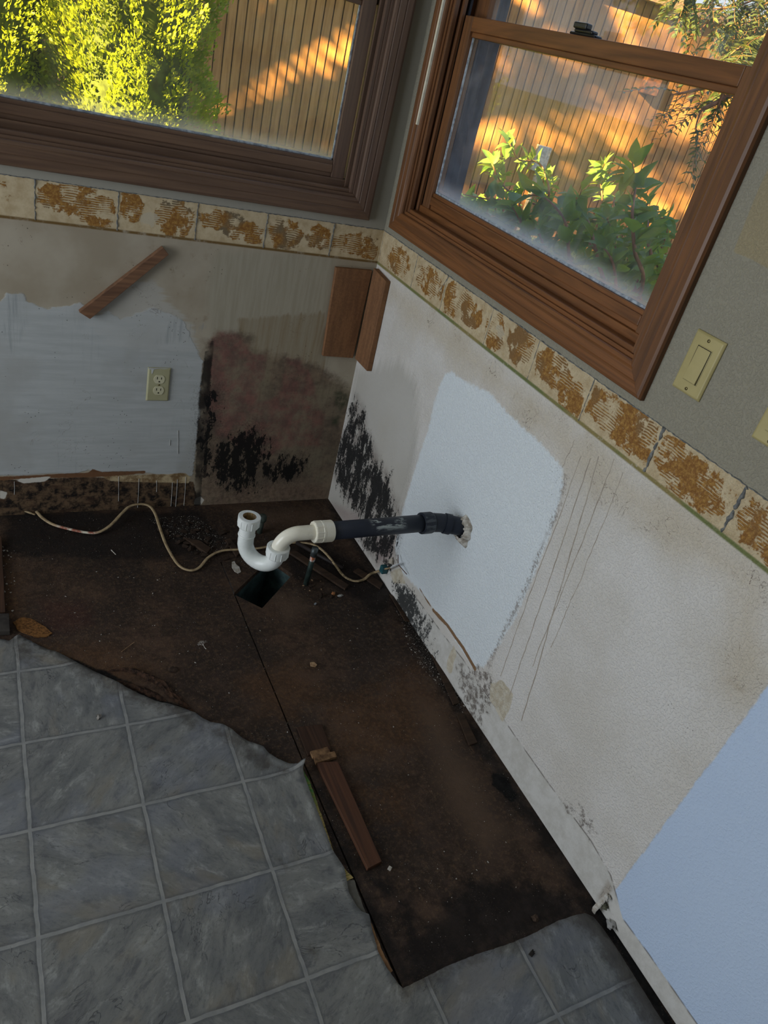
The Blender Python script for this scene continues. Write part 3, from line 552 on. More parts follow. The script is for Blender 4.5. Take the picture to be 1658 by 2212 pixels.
# ------------------------------------------------------------------ subfloor (with the cut-out and the board joint)
HOLE = [np.array(flr(*q)) for q in ((503, 1283), (566, 1313), (632, 1240), (583, 1206))]
def build_subfloor():
    xs = np.linspace(-1.30, 0.04, 168); ys = np.linspace(-2.08, 0.02, 262); X, Y = np.meshgrid(xs, ys); nu, nv = len(xs), len(ys)
    idx = np.arange(nu * nv).reshape(nv, nu); F = np.stack([idx[:-1, :-1], idx[:-1, 1:], idx[1:, 1:], idx[1:, :-1]], -1).reshape(-1, 4)
    me = bpy.data.meshes.new('floor'); me.from_pydata([(a, b, 0) for a, b in zip(X.ravel(), Y.ravel())], [], F.tolist())
    bm = bmesh.new(); bm.from_mesh(me)
    cxh = sum(HOLE) / 4
    def local(p0, p1, pad):     # geometry near a cut line
        a, b = np.array(p0), np.array(p1)
        return [f for f in bm.faces if seg_dist(np.array([[f.calc_center_median().x, f.calc_center_median().y]]), a, b)[0] < pad]
    def cut(p0, p1, pad=0.02):
        fs = local(p0, p1, pad); d = Vector((p1[0] - p0[0], p1[1] - p0[1], 0)); n = Vector((-d.y, d.x, 0)).normalized()
        g = set(fs); [g.update(f.edges) for f in fs]; [g.update(f.verts) for f in fs]
        bmesh.ops.bisect_plane(bm, geom=list(g), dist=1e-6, plane_co=(p0[0], p0[1], 0), plane_no=n)
    for i in range(4): cut(HOLE[i], HOLE[(i + 1) % 4])
    a = (-0.4945, -0.33); b = (-0.503, -1.126); d = (-0.499, -1.69)
    for o in (-0.0022, 0.0022):
        cut((a[0] + o, a[1]), (b[0] + o, b[1])); cut((b[0] + o, b[1]), (d[0] + o, d[1]))
    C2 = np.array([[f.calc_center_median().x, f.calc_center_median().y] for f in bm.faces])
    inh = poly_sd(C2, np.array(HOLE)) > 0; inc = (line_dist(C2, [a, b, d]) < 0.0021)
    bm.faces.ensure_lookup_table(); bmesh.ops.delete(bm, geom=[bm.faces[i] for i in np.where(inh | inc)[0]], context='FACES')
    be = [e for e in bm.edges if e.is_boundary and all(v.co.x > -1.29 and v.co.x < 0.035 and v.co.y < 0.015 and v.co.y > -2.07 for v in e.verts)]
    r = bmesh.ops.extrude_edge_only(bm, edges=be); 
    for v in r['geom']:
        if isinstance(v, bmesh.types.BMVert): v.co.z -= 0.018
    # surface swelling
    for v in bm.verts:
        if v.co.z > -0.001: v.co.z = 0.0016 * mnoise.noise(v.co * 9) - 0.0012
    bm.to_mesh(me); bm.free()
    P = np.array([[v.co.x, v.co.y] for v in me.vertices]); A = {}
    A['rust'] = np.maximum.reduce([poly_sd(P, FL([(70, 1390), (230, 1400), (330, 1440), (230, 1500), (100, 1440)])), poly_sd(P, FL([(520, 1460), (640, 1430), (700, 1490), (640, 1550), (560, 1540)])), poly_sd(P, FL([(700, 1520), (900, 1440), (960, 1540), (860, 1640), (740, 1640)])), poly_sd(P, FL([(740, 1690), (860, 1700), (900, 1780), (800, 1760)])), poly_sd(P, FL([(0, 1180), (35, 1240), (40, 1340), (0, 1330)]))])
    A['pale'] = np.maximum.reduce([poly_sd(P, FL([(880, 1480), (960, 1520), (1050, 1680), (1120, 1800), (1060, 1900), (960, 1760), (900, 1600)])), poly_sd(P, FL([(560, 1290), (640, 1270), (690, 1310), (620, 1360)])), poly_sd(P, FL([(470, 1090), (680, 1090), (760, 1180), (700, 1150), (560, 1150)]))]) - 0.03
    A['red'] = poly_sd(P, FL([(90, 1300), (180, 1300), (200, 1350), (110, 1370)]))
    A['wet'] = np.maximum.reduce([0.02 - line_dist(P, FL([(720, 1100), (830, 1260), (930, 1430), (1020, 1580), (1130, 1740), (1250, 1910)])), 0.02 - line_dist(P, FL([(780, 1930), (880, 2110), (1060, 2040), (1250, 1960)])), poly_sd(P, FL([(0, 1100), (440, 1100), (500, 1180), (300, 1220), (0, 1200)])) - 0.01, poly_sd(P, FL([(1020, 1900), (1250, 1930), (1240, 1980), (900, 2110), (860, 2060)])), poly_sd(P, FL([(1240, 1940), (1290, 1945), (1500, 2260), (1420, 2240)])), poly_sd(P, FL([(600, 1180), (700, 1170), (860, 1280), (820, 1330), (700, 1250), (640, 1250)])), 0.012 - line_dist(P, FL([(760, 1860), (880, 1960), (900, 2060)])), 0.015 - line_dist(P, FL([(680, 1660), (760, 1880), (860, 2100)]))])
    A['hole'] = np.maximum.reduce([poly_sd(P, FL([(1060, 1668), (1090, 1672), (1118, 1720), (1105, 1735), (1085, 1715), (1062, 1695)])), 0.008 - line_dist(P, FL([(150, 1425), (200, 1445), (230, 1460)])), 0.012 - line_dist(P, FL([(215, 1452), (300, 1490), (370, 1525), (420, 1545)])), 0.01 - line_dist(P, FL([(1285, 1955), (1345, 2050), (1450, 2215), (1500, 2290)]))])
    A['line'] = np.minimum(line_dist(P, FL([(740, 1612), (800, 1600), (830, 1588)])), line_dist(P, FL([(980, 1560), (1020, 1620), (1050, 1650)])))
    for k, v in A.items():
        at = me.attributes.new(k, 'FLOAT', 'POINT'); at.data.foreach_set('value', v.astype(np.float32))
    o = link('floor', me, mat_sub()); struct(o)
    return o
subfloor = build_subfloor()
# the rest of the subfloor, out of view below the sheet flooring
ms = simple('chipboard', c(96, 76, 58), c(70, 54, 42), 0.85, 0.2, 60)
fm_ = MB()
for a, b in (((-3.5, -4.3, -0.02), (-1.30, 0.03, -0.001)), ((-1.30, -4.3, -0.02), (0.12, -2.08, -0.001))): fm_.box(a, b)
fr = fm_.build('floor', ms); struct(fr)
struct(MB().box((-3.5, -4.3, -0.72), (0.16, 0.15, -0.62)).build('floor', simple('crawlspace_earth', c(60, 50, 42), rough=1)))

# duct below the cut-out
mb = MB(); hc = sum(HOLE) / 4; ring = []
for k, (zz, g) in enumerate(((-0.019, 1.06), (-0.30, 1.06))):
    ring.append([(hc[0] + (p[0] - hc[0]) * g, hc[1] + (p[1] - hc[1]) * g, zz) for p in HOLE])
mb.add(ring[0] + ring[1], [(i, (i + 1) % 4, 4 + (i + 1) % 4, 4 + i) for i in range(4)] + [(4, 5, 6, 7)])
duct = mb.build('floor_duct', simple('galvanised_duct', c(88, 112, 112), c(58, 74, 76), 0.5, 0.5, 25, metal=0.3))
sol = duct.modifiers.new('thick', 'SOLIDIFY'); sol.thickness = 0.002
tag(duct, 'dark teal rectangular metal duct sunk in the cut-out of the rotten floor under the trap', 'duct')

# ------------------------------------------------------------------ vinyl sheet
def densify(pts, step):
    out = []
    for i in range(len(pts)):
        a = np.array(pts[i]); b = np.array(pts[(i + 1) % len(pts)]); n = max(1, int(np.linalg.norm(b - a) / step))
        out += [a + (b - a) * k / n for k in range(n)]
    return out
def build_vinyl():
    torn = FL([(-120, 1330), (-40, 1372), (20, 1386), (40, 1372), (80, 1394), (120, 1412), (160, 1432), (205, 1456), (250, 1478), (300, 1504), (345, 1522), (385, 1533), (420, 1543), (440, 1556), (455, 1564), (480, 1570), (500, 1580), (520, 1595), (534, 1604), (556, 1612), (568, 1617), (580, 1632), (600, 1645), (625, 1656), (640, 1660), (655, 1655),
               (651, 1668), (660, 1690), (678, 1738), (700, 1795), (716, 1838), (728, 1856), (742, 1878), (748, 1908), (752, 1932), (770, 1962), (779, 1972), (795, 1978), (803, 2015), (815, 2060), (835, 2096), (858, 2128), (868, 2138), (905, 2120), (960, 2090), (1030, 2062), (1085, 2045), (1112, 2035), (1150, 2018), (1200, 1992), (1235, 1980), (1262, 1974), (1280, 1982), (1300, 2006), (1330, 2050), (1380, 2130), (1440, 2225)])
    pts = [tuple(p) for p in torn] + [(0.0, -2.3), (0.0, -4.28), (-3.48, -4.28), (-3.48, -0.5)]
    n0 = len(torn); bd = []
    for i, p in enumerate(pts):
        a = np.array(p); b = np.array(pts[(i + 1) % len(pts)]); L = np.linalg.norm(b - a); st = 0.006 if i < n0 - 1 else 0.08; n = max(1, int(L / st))
        for k in range(n):
            q = a + (b - a) * k / n
            if 0 < k and i < n0 - 1: q = q + np.array([mnoise.noise(Vector((q[0] * 120, q[1] * 120, 3))), mnoise.noise(Vector((q[0] * 120, q[1] * 120, 9)))]) * 0.0012
            bd.append(q)
    bd = np.array(bd); G = []
    for (x0, x1, y0, y1, st) in ((-1.35, 0.0, -2.05, -0.45, 0.012), (-3.45, 0.0, -4.25, -0.45, 0.11)):
        X, Y = np.meshgrid(np.arange(x0, x1, st), np.arange(y0, y1, st)); g = np.stack([X.ravel(), Y.ravel()], 1)
        if st > 0.05: g = g[~((g[:, 0] > -1.36) & (g[:, 1] > -2.06))]
        G.append(g)
    G = np.vstack(G) + RNG.uniform(-0.001, 0.001, (sum(len(g) for g in G), 2))
    G = G[poly_sd(G, bd) > 0.004]
    allp = [Vector((float(p[0]), float(p[1]))) for p in np.vstack([bd, G])]; nb_ = len(bd)
    r = delaunay_2d_cdt(allp, [(i, (i + 1) % nb_) for i in range(nb_)], [], 0, 1e-7)
    V = np.array([[v.x, v.y] for v in r[0]]); F = [f for f in r[2]]
    Cn = np.array([V[list(f)].mean(0) for f in F]); ok = poly_sd(Cn, bd) > 0; F = [f for f, k in zip(F, ok) if k]
    diag = torn[5:26]; dd = line_dist(V, diag); tip = np.linalg.norm(V - torn[25], axis=1); side = line_dist(V, torn[26:44])
    ripple = np.array([mnoise.noise(Vector((p[0] * 16, p[1] * 16, 0))) for p in V])
    z = 0.0035 + 0.006 * np.exp(-(dd / 0.018) ** 2) * (1 + 0.9 * ripple) + 0.022 * np.exp(-(tip / 0.02) ** 2) + 0.003 * np.exp(-(side / 0.014) ** 2) + 0.0012 * np.exp(-(dd / 0.12) ** 2) * ripple
    # the far end laps up against the foot of the wall
    wl_ = np.clip(V[:, 0] + 0.012, 0, 1); z += 0.0
    o = pymesh('vinyl_flooring', [(a[0], a[1], h) for a, h in zip(V, z)], F, mat_vinyl(), None, True)
    P = V
    dirty = np.maximum.reduce([0.012 - line_dist(P, FL([(90, 1402), (160, 1440), (300, 1508), (400, 1548), (490, 1592), (560, 1640)])), 0.0 - line_dist(P, FL([(40, 1385), (60, 1420)])) + 0.015, poly_sd(P, FL([(470, 1600), (560, 1620), (650, 1665), (640, 1690), (540, 1670)])) - 0.02,
                              0.035 - line_dist(P, FL([(1262, 1974), (1300, 2010), (1380, 2140), (1440, 2240)])), poly_sd(P, FL([(640, 2030), (700, 2030), (690, 2080), (650, 2080)])) - 0.02, poly_sd(P, FL([(560, 1830), (640, 1860), (620, 1900)])) - 0.02, 0.006 - line_dist(P, FL([(870, 2138), (1000, 2075), (1110, 2036), (1240, 1980)]))])
    at = o.data.attributes.new('dirty', 'FLOAT', 'POINT'); at.data.foreach_set('value', dirty.astype(np.float32))
    s = o.modifiers.new('thick', 'SOLIDIFY'); s.thickness = 0.0016; s.offset = -1
    return tag(o, 'grey slate-look vinyl sheet flooring with square tile pattern and torn curling edge', 'flooring')
vinyl = build_vinyl()

# strips of older flooring peeping out below the vinyl edge
def flatslab(name, px, z0, th, mat, label=None, cat=None, jag=0.001):
    P = np.array(densify(list(FL(px)), 0.008)); P = P + RNG.uniform(-jag, jag, P.shape)
    o = chip([tuple(p) for p in P], (0, 0, z0), th).build(name, mat)
    return tag(o, label, cat) if label else o
mg = Mat('old_green_lino', 0.7, 0.2); gz = mg.noise(1.0, 3, 0.5, mg.vec((40, 300, 40), rot=(0, 0, 0.5)))
gy = mg.xyz()[1]; gcol = mg.mix(mg.mp(gy, -1.30, -1.22), c(170, 150, 96), mg.mix(mg.mp(gz, 0.4, 0.6), c(66, 112, 56), c(92, 128, 70))); mg.col(mg.mix(mg.mp(gz, 0.5, 0.62), gcol, c(120, 116, 60))); mg.bump(gz, 0.001)
flatslab('old_linoleum', [(652, 1662), (668, 1690), (700, 1780), (722, 1850), (745, 1880), (762, 1898), (748, 1905), (740, 1890), (715, 1850), (690, 1790), (660, 1710)], 0.0004, 0.0026, mg.m, 'narrow green and yellow strip of old linoleum along the vinyl edge beside the joint', 'flooring strip')
flatslab('felt_paper', [(748, 1903), (764, 1902), (780, 1950), (792, 1978), (776, 1976), (764, 1955), (752, 1935)], 0.0004, 0.0022, simple('grey_felt', c(108, 106, 98), c(88, 86, 80), 0.9), 'grey torn scrap of underlay felt between vinyl edge and dark board', 'felt scrap')
flatslab('wood_splinter', [(793, 1990), (799, 1992), (822, 2050), (846, 2098), (842, 2104), (812, 2055)], 0.0006, 0.003, simple('bare_splinter', c(160, 122, 84), c(120, 88, 60)), 'long thin tan splinter at the vinyl edge near the pointed dark corner', 'splinter')

# ------------------------------------------------------------------ windows
W_H1 = wood('stained_casing_grain_y', c(130, 84, 48), c(92, 60, 36), 1)
W_H2 = wood('stained_casing_glare_grain_x', c(112, 88, 70), c(88, 68, 56), 0)  # back window wood: veiling glare is put into the colour as a greyer brown
W_V1 = wood('stained_casing_grain_z_right', c(122, 82, 52), c(88, 60, 40), 2)
W_V2 = wood('stained_casing_glare_grain_z_back', c(110, 88, 74), c(88, 70, 60), 2)  # upright pieces carry the same painted-in glare greying
def mat_glass():
    m = Mat('dusty_glass', 0.05, 0.5); nt = m.nt
    tr = m.new('ShaderNodeBsdfTransparent'); tr.inputs[0].default_value = (0.93, 0.95, 0.95, 1)
    gl = m.new('ShaderNodeBsdfGlossy'); gl.inputs['Roughness'].default_value = 0.02
    fr_ = m.new('ShaderNodeFresnel'); fr_.inputs['IOR'].default_value = 1.45
    m1 = m.new('ShaderNodeMixShader'); nt.links.new(m.mul(fr_.outputs[0], 0.13), m1.inputs[0]); nt.links.new(tr.outputs[0], m1.inputs[1]); nt.links.new(gl.outputs[0], m1.inputs[2])
    df = m.new('ShaderNodeBsdfTranslucent'); df.inputs[0].default_value = (0.85, 0.86, 0.86, 1)
    z = m.xyz()[2]; low = m.mp(z, 1.197, 1.26, 1.0, 0.0); nz = m.noise(7, 5, 0.65, dist=0.5); sm = m.noise(1.0, 4, 0.6, m.vec((25, 25, 3)))
    dirt = m.addm(m.addm(0.02, m.mul(m.mp(nz, 0.40, 0.75), 0.05)), m.mul(m.mul(low, low), 0.28)); dirt = m.addm(dirt, m.mul(m.mp(sm, 0.5, 0.8), 0.03))
    spk = m.mul(m.mp(m.voro(90), 0.03, 0.06, 1, 0), m.mp(m.noise(12, 2), 0.6, 0.65)); 
    m2 = m.new('ShaderNodeMixShader'); nt.links.new(m.math('MINIMUM', dirt, 0.6), m2.inputs[0]); nt.links.new(m1.outputs[0], m2.inputs[1]); nt.links.new(df.outputs[0], m2.inputs[2])
    dk = m.new('ShaderNodeBsdfDiffuse'); dk.inputs[0].default_value = c(60, 50, 44)
    m3 = m.new('ShaderNodeMixShader'); nt.links.new(m.mul(spk, 0.7), m3.inputs[0]); nt.links.new(m2.outputs[0], m3.inputs[1]); nt.links.new(dk.outputs[0], m3.inputs[2])
    nt.links.new(m3.outputs[0], m.out.inputs[0]); return m.m
GLASS = mat_glass()
alu = simple('aluminium_strip', c(176, 186, 196), c(120, 128, 138), 0.4, 0.5, 80)
extp = simple('weathered_blue_grey_trim', c(86, 92, 104), c(66, 70, 82), 0.8, 0.2, 20)
blackplastic = simple('black_plastic', c(30, 30, 34), c(20, 20, 22), 0.35, 0.5)
whitestrip = simple('white_cord_cover', c(226, 222, 204), c(206, 202, 186), 0.5)

CASE = [(0.0, 0.0), (0.0, 0.011), (0.003, 0.016), (0.009, 0.018), (0.024, 0.0175), (0.027, 0.0155), (0.030, 0.0175), (0.046, 0.0165), (0.0485, 0.0145), (0.051, 0.016), (0.058, 0.013), (0.060, 0.009), (0.060, 0.0)]
def window(name, M, u0, u1, z0, z1, WH, WV, lockside=1):
    """u0 < u1 outer casing edges; M maps (u, n outward, z)"""
    root = bpy.data.objects.new(name, None); root.location = M((u0 + u1) / 2, 0, z0); COL.objects.link(root); struct(root)
    def ad(o): o.parent = root; o.matrix_parent_inverse = Matrix.Translation(-Vector(root.location)); return o
    def frame(pname, prof, a0, a1, b0, b1, nsign=-1, sides='BTLR', noff=0.0, wob=0):
        out = []
        for s in sides:
            mb = MB(); v = []
            for end in (0, 1):
                for (wd, h) in prof:
                    n = noff + nsign * h
                    if s == 'B': p = (a0 + wd if end == 0 else a1 - wd, n, b0 + wd)
                    if s == 'T': p = (a0 + wd if end == 0 else a1 - wd, n, b1 - wd)
                    if s == 'L': p = (a0 + wd, n, b0 + wd if end == 0 else b1 - wd)
                    if s == 'R': p = (a1 - wd, n, b0 + wd if end == 0 else b1 - wd)
                    if s in 'BT': p = (p[0] + (0.0004 if end == 0 else -0.0004), p[1], p[2])
                    v.append(M(*p))
            k = len(prof); f = [(i, (i + 1) % k, k + (i + 1) % k, k + i) for i in range(k)] + [tuple(range(k)), tuple(range(k, 2 * k))[::-1]]
            mb.add(v, f); out.append(ad(mb.build(pname, WH if s in 'BT' else WV)))
        return out
    def box(pname, a, b, mat, bev=0.0015): return ad(MB().box(a, b, M).build(pname, mat, None, bev))
    frame('casing', CASE, u0, u1, z0, z1)
    # jamb lining and stops
    frame('jamb', [(0.0, 0.0), (0.0, 0.148), (0.012, 0.148), (0.012, 0.0)], u0 + 0.056, u1 - 0.056, z0 + 0.056, z1 - 0.056, 1, 'BTLR', -0.004)
    ji0, ji1 = u0 + 0.068, u1 - 0.068
    box('stop', (ji0, 0.000, z0 + 0.068), (ji0 + 0.012, 0.014, z1 - 0.068), WV); box('stop', (ji1 - 0.012, 0.000, z0 + 0.068), (ji1, 0.014, z1 - 0.068), WV)
    s0, s1 = ji0 + 0.010, ji1 - 0.026
    box('jamb_liner', (ji0, 0.014, z0 + 0.068), (s0 + 0.001, 0.05, z1 - 0.068), WV, 0.001); box('jamb_liner', (s1 + 0.006, 0.022, z0 + 0.068), (ji1, 0.032, z1 - 0.068), WV, 0.001)
    box('jamb_liner', (s1 + 0.014, 0.044, z0 + 0.068), (ji1, 0.052, z1 - 0.068), extp, 0.001)
    box('inner_sill', (ji0, 0.002, z0 + 0.066), (ji1, 0.03, z0 + 0.079), WH, 0.003); box('inner_sill', (ji0, 0.028, z0 + 0.066), (ji1, 0.10, z0 + 0.0975), WH, 0.003)
    # lower sash
    zb, zt = z0 + 0.097, z0 + 0.577; g0, g1, gb, gt = s0 + 0.040, s1 - 0.040, z0 + 0.1425, z0 + 0.532
    sash = bpy.data.objects.new('lower_sash', None); sash.location = root.location; COL.objects.link(sash); sash.parent = root; sash.matrix_parent_inverse = Matrix.Translation(-Vector(root.location))
    def sb(pname, a, b, mat, bev=0.002, par=sash):
        o = MB().box(a, b, M).build(pname, mat, None, bev); o.parent = par; o.matrix_parent_inverse = Matrix.Translation(-Vector(root.location)) ; return o
    sb('stile', (s0, 0.030, zb), (g0, 0.062, zt), WV); sb('stile', (g1, 0.030, zb), (s1, 0.062, zt), WV)
    sb('rail', (g0, 0.030, zb + 0.012), (g1, 0.062, gb - 0.010), WH, 0.003); sb('rail', (g0, 0.035, gb - 0.012), (g1, 0.062, gb), WH, 0.002); sb('rail', (g0, 0.036, zb), (g1, 0.062, zb + 0.013), WH, 0.002)
    sb('rail', (g0, 0.030, gt + 0.012), (g1, 0.062, zt), WH); sb('rail', (g0, 0.037, gt), (g1, 0.062, gt + 0.012), WH)
    sb('glazing_strip', (g0, 0.041, gb), (g1, 0.046, gb + 0.006), alu, 0.001); sb('glazing_strip', (g0, 0.041, gb), (g0 + 0.005, 0.046, gt), alu, 0.001); sb('glazing_strip', (g1 - 0.005, 0.041, gb), (g1, 0.046, gt), alu, 0.001)
    sb('glass', (g0 - 0.002, 0.047, gb - 0.002), (g1 + 0.002, 0.049, gt + 0.002), GLASS, 0)
    # upper sash
    us = bpy.data.objects.new('upper_sash', None); us.location = root.location; COL.objects.link(us); us.parent = root; us.matrix_parent_inverse = Matrix.Translation(-Vector(root.location))
    ub, ut = z0 + 0.545, z1 - 0.068
    sb('stile', (ji0, 0.068, ub), (g0, 0.098, ut), WV, par=us); sb('stile', (g1, 0.068, ub), (ji1, 0.098, ut), WV, par=us)
    sb('rail', (g0, 0.068, ub), (g1, 0.098, ub + 0.035), WH, par=us); sb('rail', (g0, 0.068, ut - 0.04), (g1, 0.098, ut), WH, par=us)
    sb('glass', (g0 - 0.002, 0.083, ub + 0.033), (g1 + 0.002, 0.085, ut - 0.038), GLASS, 0, us)
    # lock on the meeting rail
    um = (s0 + s1) / 2 + 0.01
    L = MB().box((um - 0.045, 0.036, zt), (um + 0.045, 0.058, zt + 0.006), M).box((um - 0.03, 0.038, zt + 0.006), (um + 0.034, 0.056, zt + 0.013), M).box((um - 0.012, 0.032, zt + 0.012), (um + 0.034, 0.050, zt + 0.024), M)
    lo = L.build('sash_lock', blackplastic, None, 0.003); ad(lo)
    # outside
    box('outer_trim', (u0 + 0.05, 0.146, z0 + 0.04), (ji0 + 0.006, 0.17, z1), extp); box('outer_trim', (ji1 - 0.006, 0.146, z0 + 0.04), (u1 - 0.05, 0.17, z1), extp)
    box('outer_lining', (ji0 - 0.002, 0.099, z0 + 0.068), (ji0 + 0.004, 0.15, z1 - 0.06), extp, 0.0); box('outer_lining', (ji1 - 0.008, 0.099, z0 + 0.068), (ji1 + 0.002, 0.15, z1 - 0.06), extp, 0.0)
    box('outer_sill', (u0 + 0.04, 0.100, z0 + 0.050), (u1 - 0.04, 0.20, z0 + 0.085), extp)
    return root
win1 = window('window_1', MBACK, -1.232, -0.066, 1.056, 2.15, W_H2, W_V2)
win2 = window('window_2', MRIGHT, -1.216, -0.050, 1.053, 2.15, W_H1, W_V1)
a = rightw(912, 272); b = rightw(932, -40)
st = MB().box((a[0] - 0.005, -0.022, a[1]), (a[0] + 0.003, -0.006, 2.05), MRIGHT).build('cord_cover', whitestrip, None, 0.001)
st.parent = win2; st.matrix_parent_inverse = Matrix.Translation(-Vector(win2.location))

# ------------------------------------------------------------------ outlet and switches
def mat_ivory(name, a, b):
    m = Mat(name, 0.38, 0.45); n = m.noise(12, 4, 0.6); m.col(m.mix(m.mp(n, 0.35, 0.7), a, b)); return m.m
IV1 = mat_ivory('ivory_plastic_dull', c(176, 174, 140), c(164, 160, 126)); IV2 = mat_ivory('ivory_plastic', c(178, 166, 116), c(168, 156, 106)); IV3 = mat_ivory('ivory_plastic_light', c(206, 202, 172), c(196, 192, 160))
SLOT = simple('slot_dark', c(16, 14, 12), c(10, 9, 8)); SCREW = simple('brass_screw', c(150, 138, 96), c(110, 100, 66), 0.35, 0.5, metal=0.7)
def plate_mesh(M, u0, u1, z0, z1, hole=None):
    e = 0.004; v = [(u0, 0, z0), (u1, 0, z0), (u1, 0, z1), (u0, 0, z1), (u0, -.0025, z0), (u1, -.0025, z0), (u1, -.0025, z1), (u0, -.0025, z1), (u0 + e, -.0058, z0 + e), (u1 - e, -.0058, z0 + e), (u1 - e, -.0058, z1 - e), (u0 + e, -.0058, z1 - e)]
    f = [(0, 1, 2, 3)] + [(i, (i + 1) % 4, 4 + (i + 1) % 4, 4 + i) for i in range(4)] + [(4 + i, 4 + (i + 1) % 4, 8 + (i + 1) % 4, 8 + i) for i in range(4)] + [(8, 9, 10, 11)]
    return MB().add([M(*p) for p in v], f)
def screw(M, u, z, n, root, slotang=0.5):
    cpt = Vector(M(u, n, z)); ax = (Vector(M(u, n - 0.01, z)) - cpt).normalized()
    s = lathe([(0.0001, 0, 0), (0.0032, 0, 0), (0.0030, 0.0010, 0), (0.0018, 0.0015, 0), (0.0001, 0.0016, 0)], cpt, ax, 16, closed=False).build('screw', SCREW, None, smooth=True); adopt(root, s)
    ca, sa = math.cos(slotang) * 0.0026, math.sin(slotang) * 0.0026
    q = MB().add([M(u - ca - sa * .14, n - .0018, z - sa + ca * .14), M(u + ca - sa * .14, n - .0018, z + sa + ca * .14), M(u + ca + sa * .14, n - .0018, z + sa - ca * .14), M(u - ca + sa * .14, n - .0018, z - sa - ca * .14),
                  M(u - ca - sa * .14, n - .0012, z - sa + ca * .14), M(u + ca - sa * .14, n - .0012, z + sa + ca * .14), M(u + ca + sa * .14, n - .0012, z + sa - ca * .14), M(u - ca + sa * .14, n - .0012, z - sa - ca * .14)], [(0, 1, 2, 3), (4, 7, 6, 5), (0, 4, 5, 1), (1, 5, 6, 2), (2, 6, 7, 3), (3, 7, 4, 0)]).build('screw_slot', SLOT)
    q.parent = s; return s
def rounded(cx, cz, w, h, n=40, cut=None):
    out = []
    for i in range(n):
        a = 2 * math.pi * i / n; x = math.cos(a) * w / 2 * 1.0; z = math.sin(a) * w / 2; z = max(-h / 2, min(h / 2, z)); out.append((cx + x, cz + z))
    return out
def prism(pts, n0, n1, M, mb=None):
    mb = mb or MB(); k = len(pts); v = [M(p[0], n0, p[1]) for p in pts] + [M(p[0], n1, p[1]) for p in pts]
    return mb.add(v, [tuple(range(k)), tuple(range(k, 2 * k))[::-1]] + [(i, (i + 1) % k, k + (i + 1) % k, k + i) for i in range(k)])
# outlet on the back wall
ox, oz = -0.699, 0.417; root = empty('power_outlet', (ox + .035, 0, oz)); tag(root, 'ivory duplex power outlet on the white repainted patch of the left wall', 'outlet')
adopt(root, plate_mesh(MBACK, ox, ox + .070, oz, oz + .1143).build('cover_plate', IV1, None, 0.0012))
for zc in (oz + .0765, oz + .0378):
    r = prism(rounded(ox + .036, zc, .034, .0285), -.0055, -.0072, MBACK).build('receptacle', IV3, None, 0.0004); adopt(root, r)
    for dx, hh in ((-.0066, .0080), (.0062, .0068)):
        q = MB().box((ox + .036 + dx - .0010, -.0076, zc + .0005), (ox + .036 + dx + .0010, -.0070, zc + .0005 + hh)).build('slot', SLOT); q.parent = r
    q = prism([(ox + .036 + math.cos(t) * .0026, zc - .0078 + max(-.0016, math.sin(t) * .0026)) for t in np.linspace(0, 2 * math.pi, 14)[:-1]], -.0070, -.0076, MBACK).build('ground_hole', SLOT); q.parent = r
screw(MBACK, ox + .036, oz + .0572, -.0058, root)
drp = prism([(ox + .0005, oz + .1138), (ox + .062, oz + .1138), (ox + .05, oz + .1118), (ox + .03, oz + .1125), (ox + .017, oz + .1095), (ox + .014, oz + .096), (ox + .0125, oz + .0935), (ox + .011, oz + .0955), (ox + .0095, oz + .1085), (ox + .002, oz + .110)], -.0056, -.0066, MBACK).build('paint_drip', simple('drip_white', c(204, 206, 206), rough=0.4)); adopt(root, drp); drp['label'] = 'white paint drip on the top left corner of the plate'
def rocker(yr, z0, label, partial=False):
    M = MRIGHT; root = empty('light_switch', M(yr - .035, 0, z0)); tag(root, label, 'light switch')
    adopt(root, plate_mesh(M, yr - .070, yr, z0, z0 + .1143).build('cover_plate', IV2, None, 0.0012))
    uc, zc = yr - .0352, z0 + .0572
    fr = MB().box((uc - .0175, -.0068, zc - .0345), (uc + .0175, -.0056, zc + .0345), M).build('rocker_frame', IV2, None, 0.0006); adopt(root, fr)
    bz = MB().box((uc - .0162, -.0070, zc - .0332), (uc + .0162, -.0066, zc + .0332), M).build('rocker_gap', SLOT); adopt(root, bz)
    rk = MB().add([M(uc - .0152, -.0066, zc - .0322), M(uc + .0152, -.0066, zc - .0322), M(uc + .0152, -.0066, zc + .0322), M(uc - .0152, -.0066, zc + .0322), M(uc - .0148, -.0105, zc - .0318), M(uc + .0148, -.0105, zc - .0318), M(uc + .0148, -.0078, zc + .0318), M(uc - .0148, -.0078, zc + .0318), M(uc - .0148, -.0084, zc), M(uc + .0148, -.0084, zc)],
                  [(0, 3, 2, 1), (4, 5, 9, 8), (8, 9, 6, 7), (0, 1, 5, 4), (2, 3, 7, 6), (1, 2, 6, 9, 5), (0, 4, 8, 7, 3)]).build('rocker', IV2, None, 0.0005); adopt(root, rk)
    screw(M, uc, z0 + .104, -.0058, root, 1.2); screw(M, uc, z0 + .0105, -.0058, root, 0.4)
rocker(-1.263, 1.110, 'ivory rocker light switch on the right wall just beside the window casing')
rocker(-1.458, 1.109, 'ivory rocker light switch cut by the right photo edge, lower than its twin')

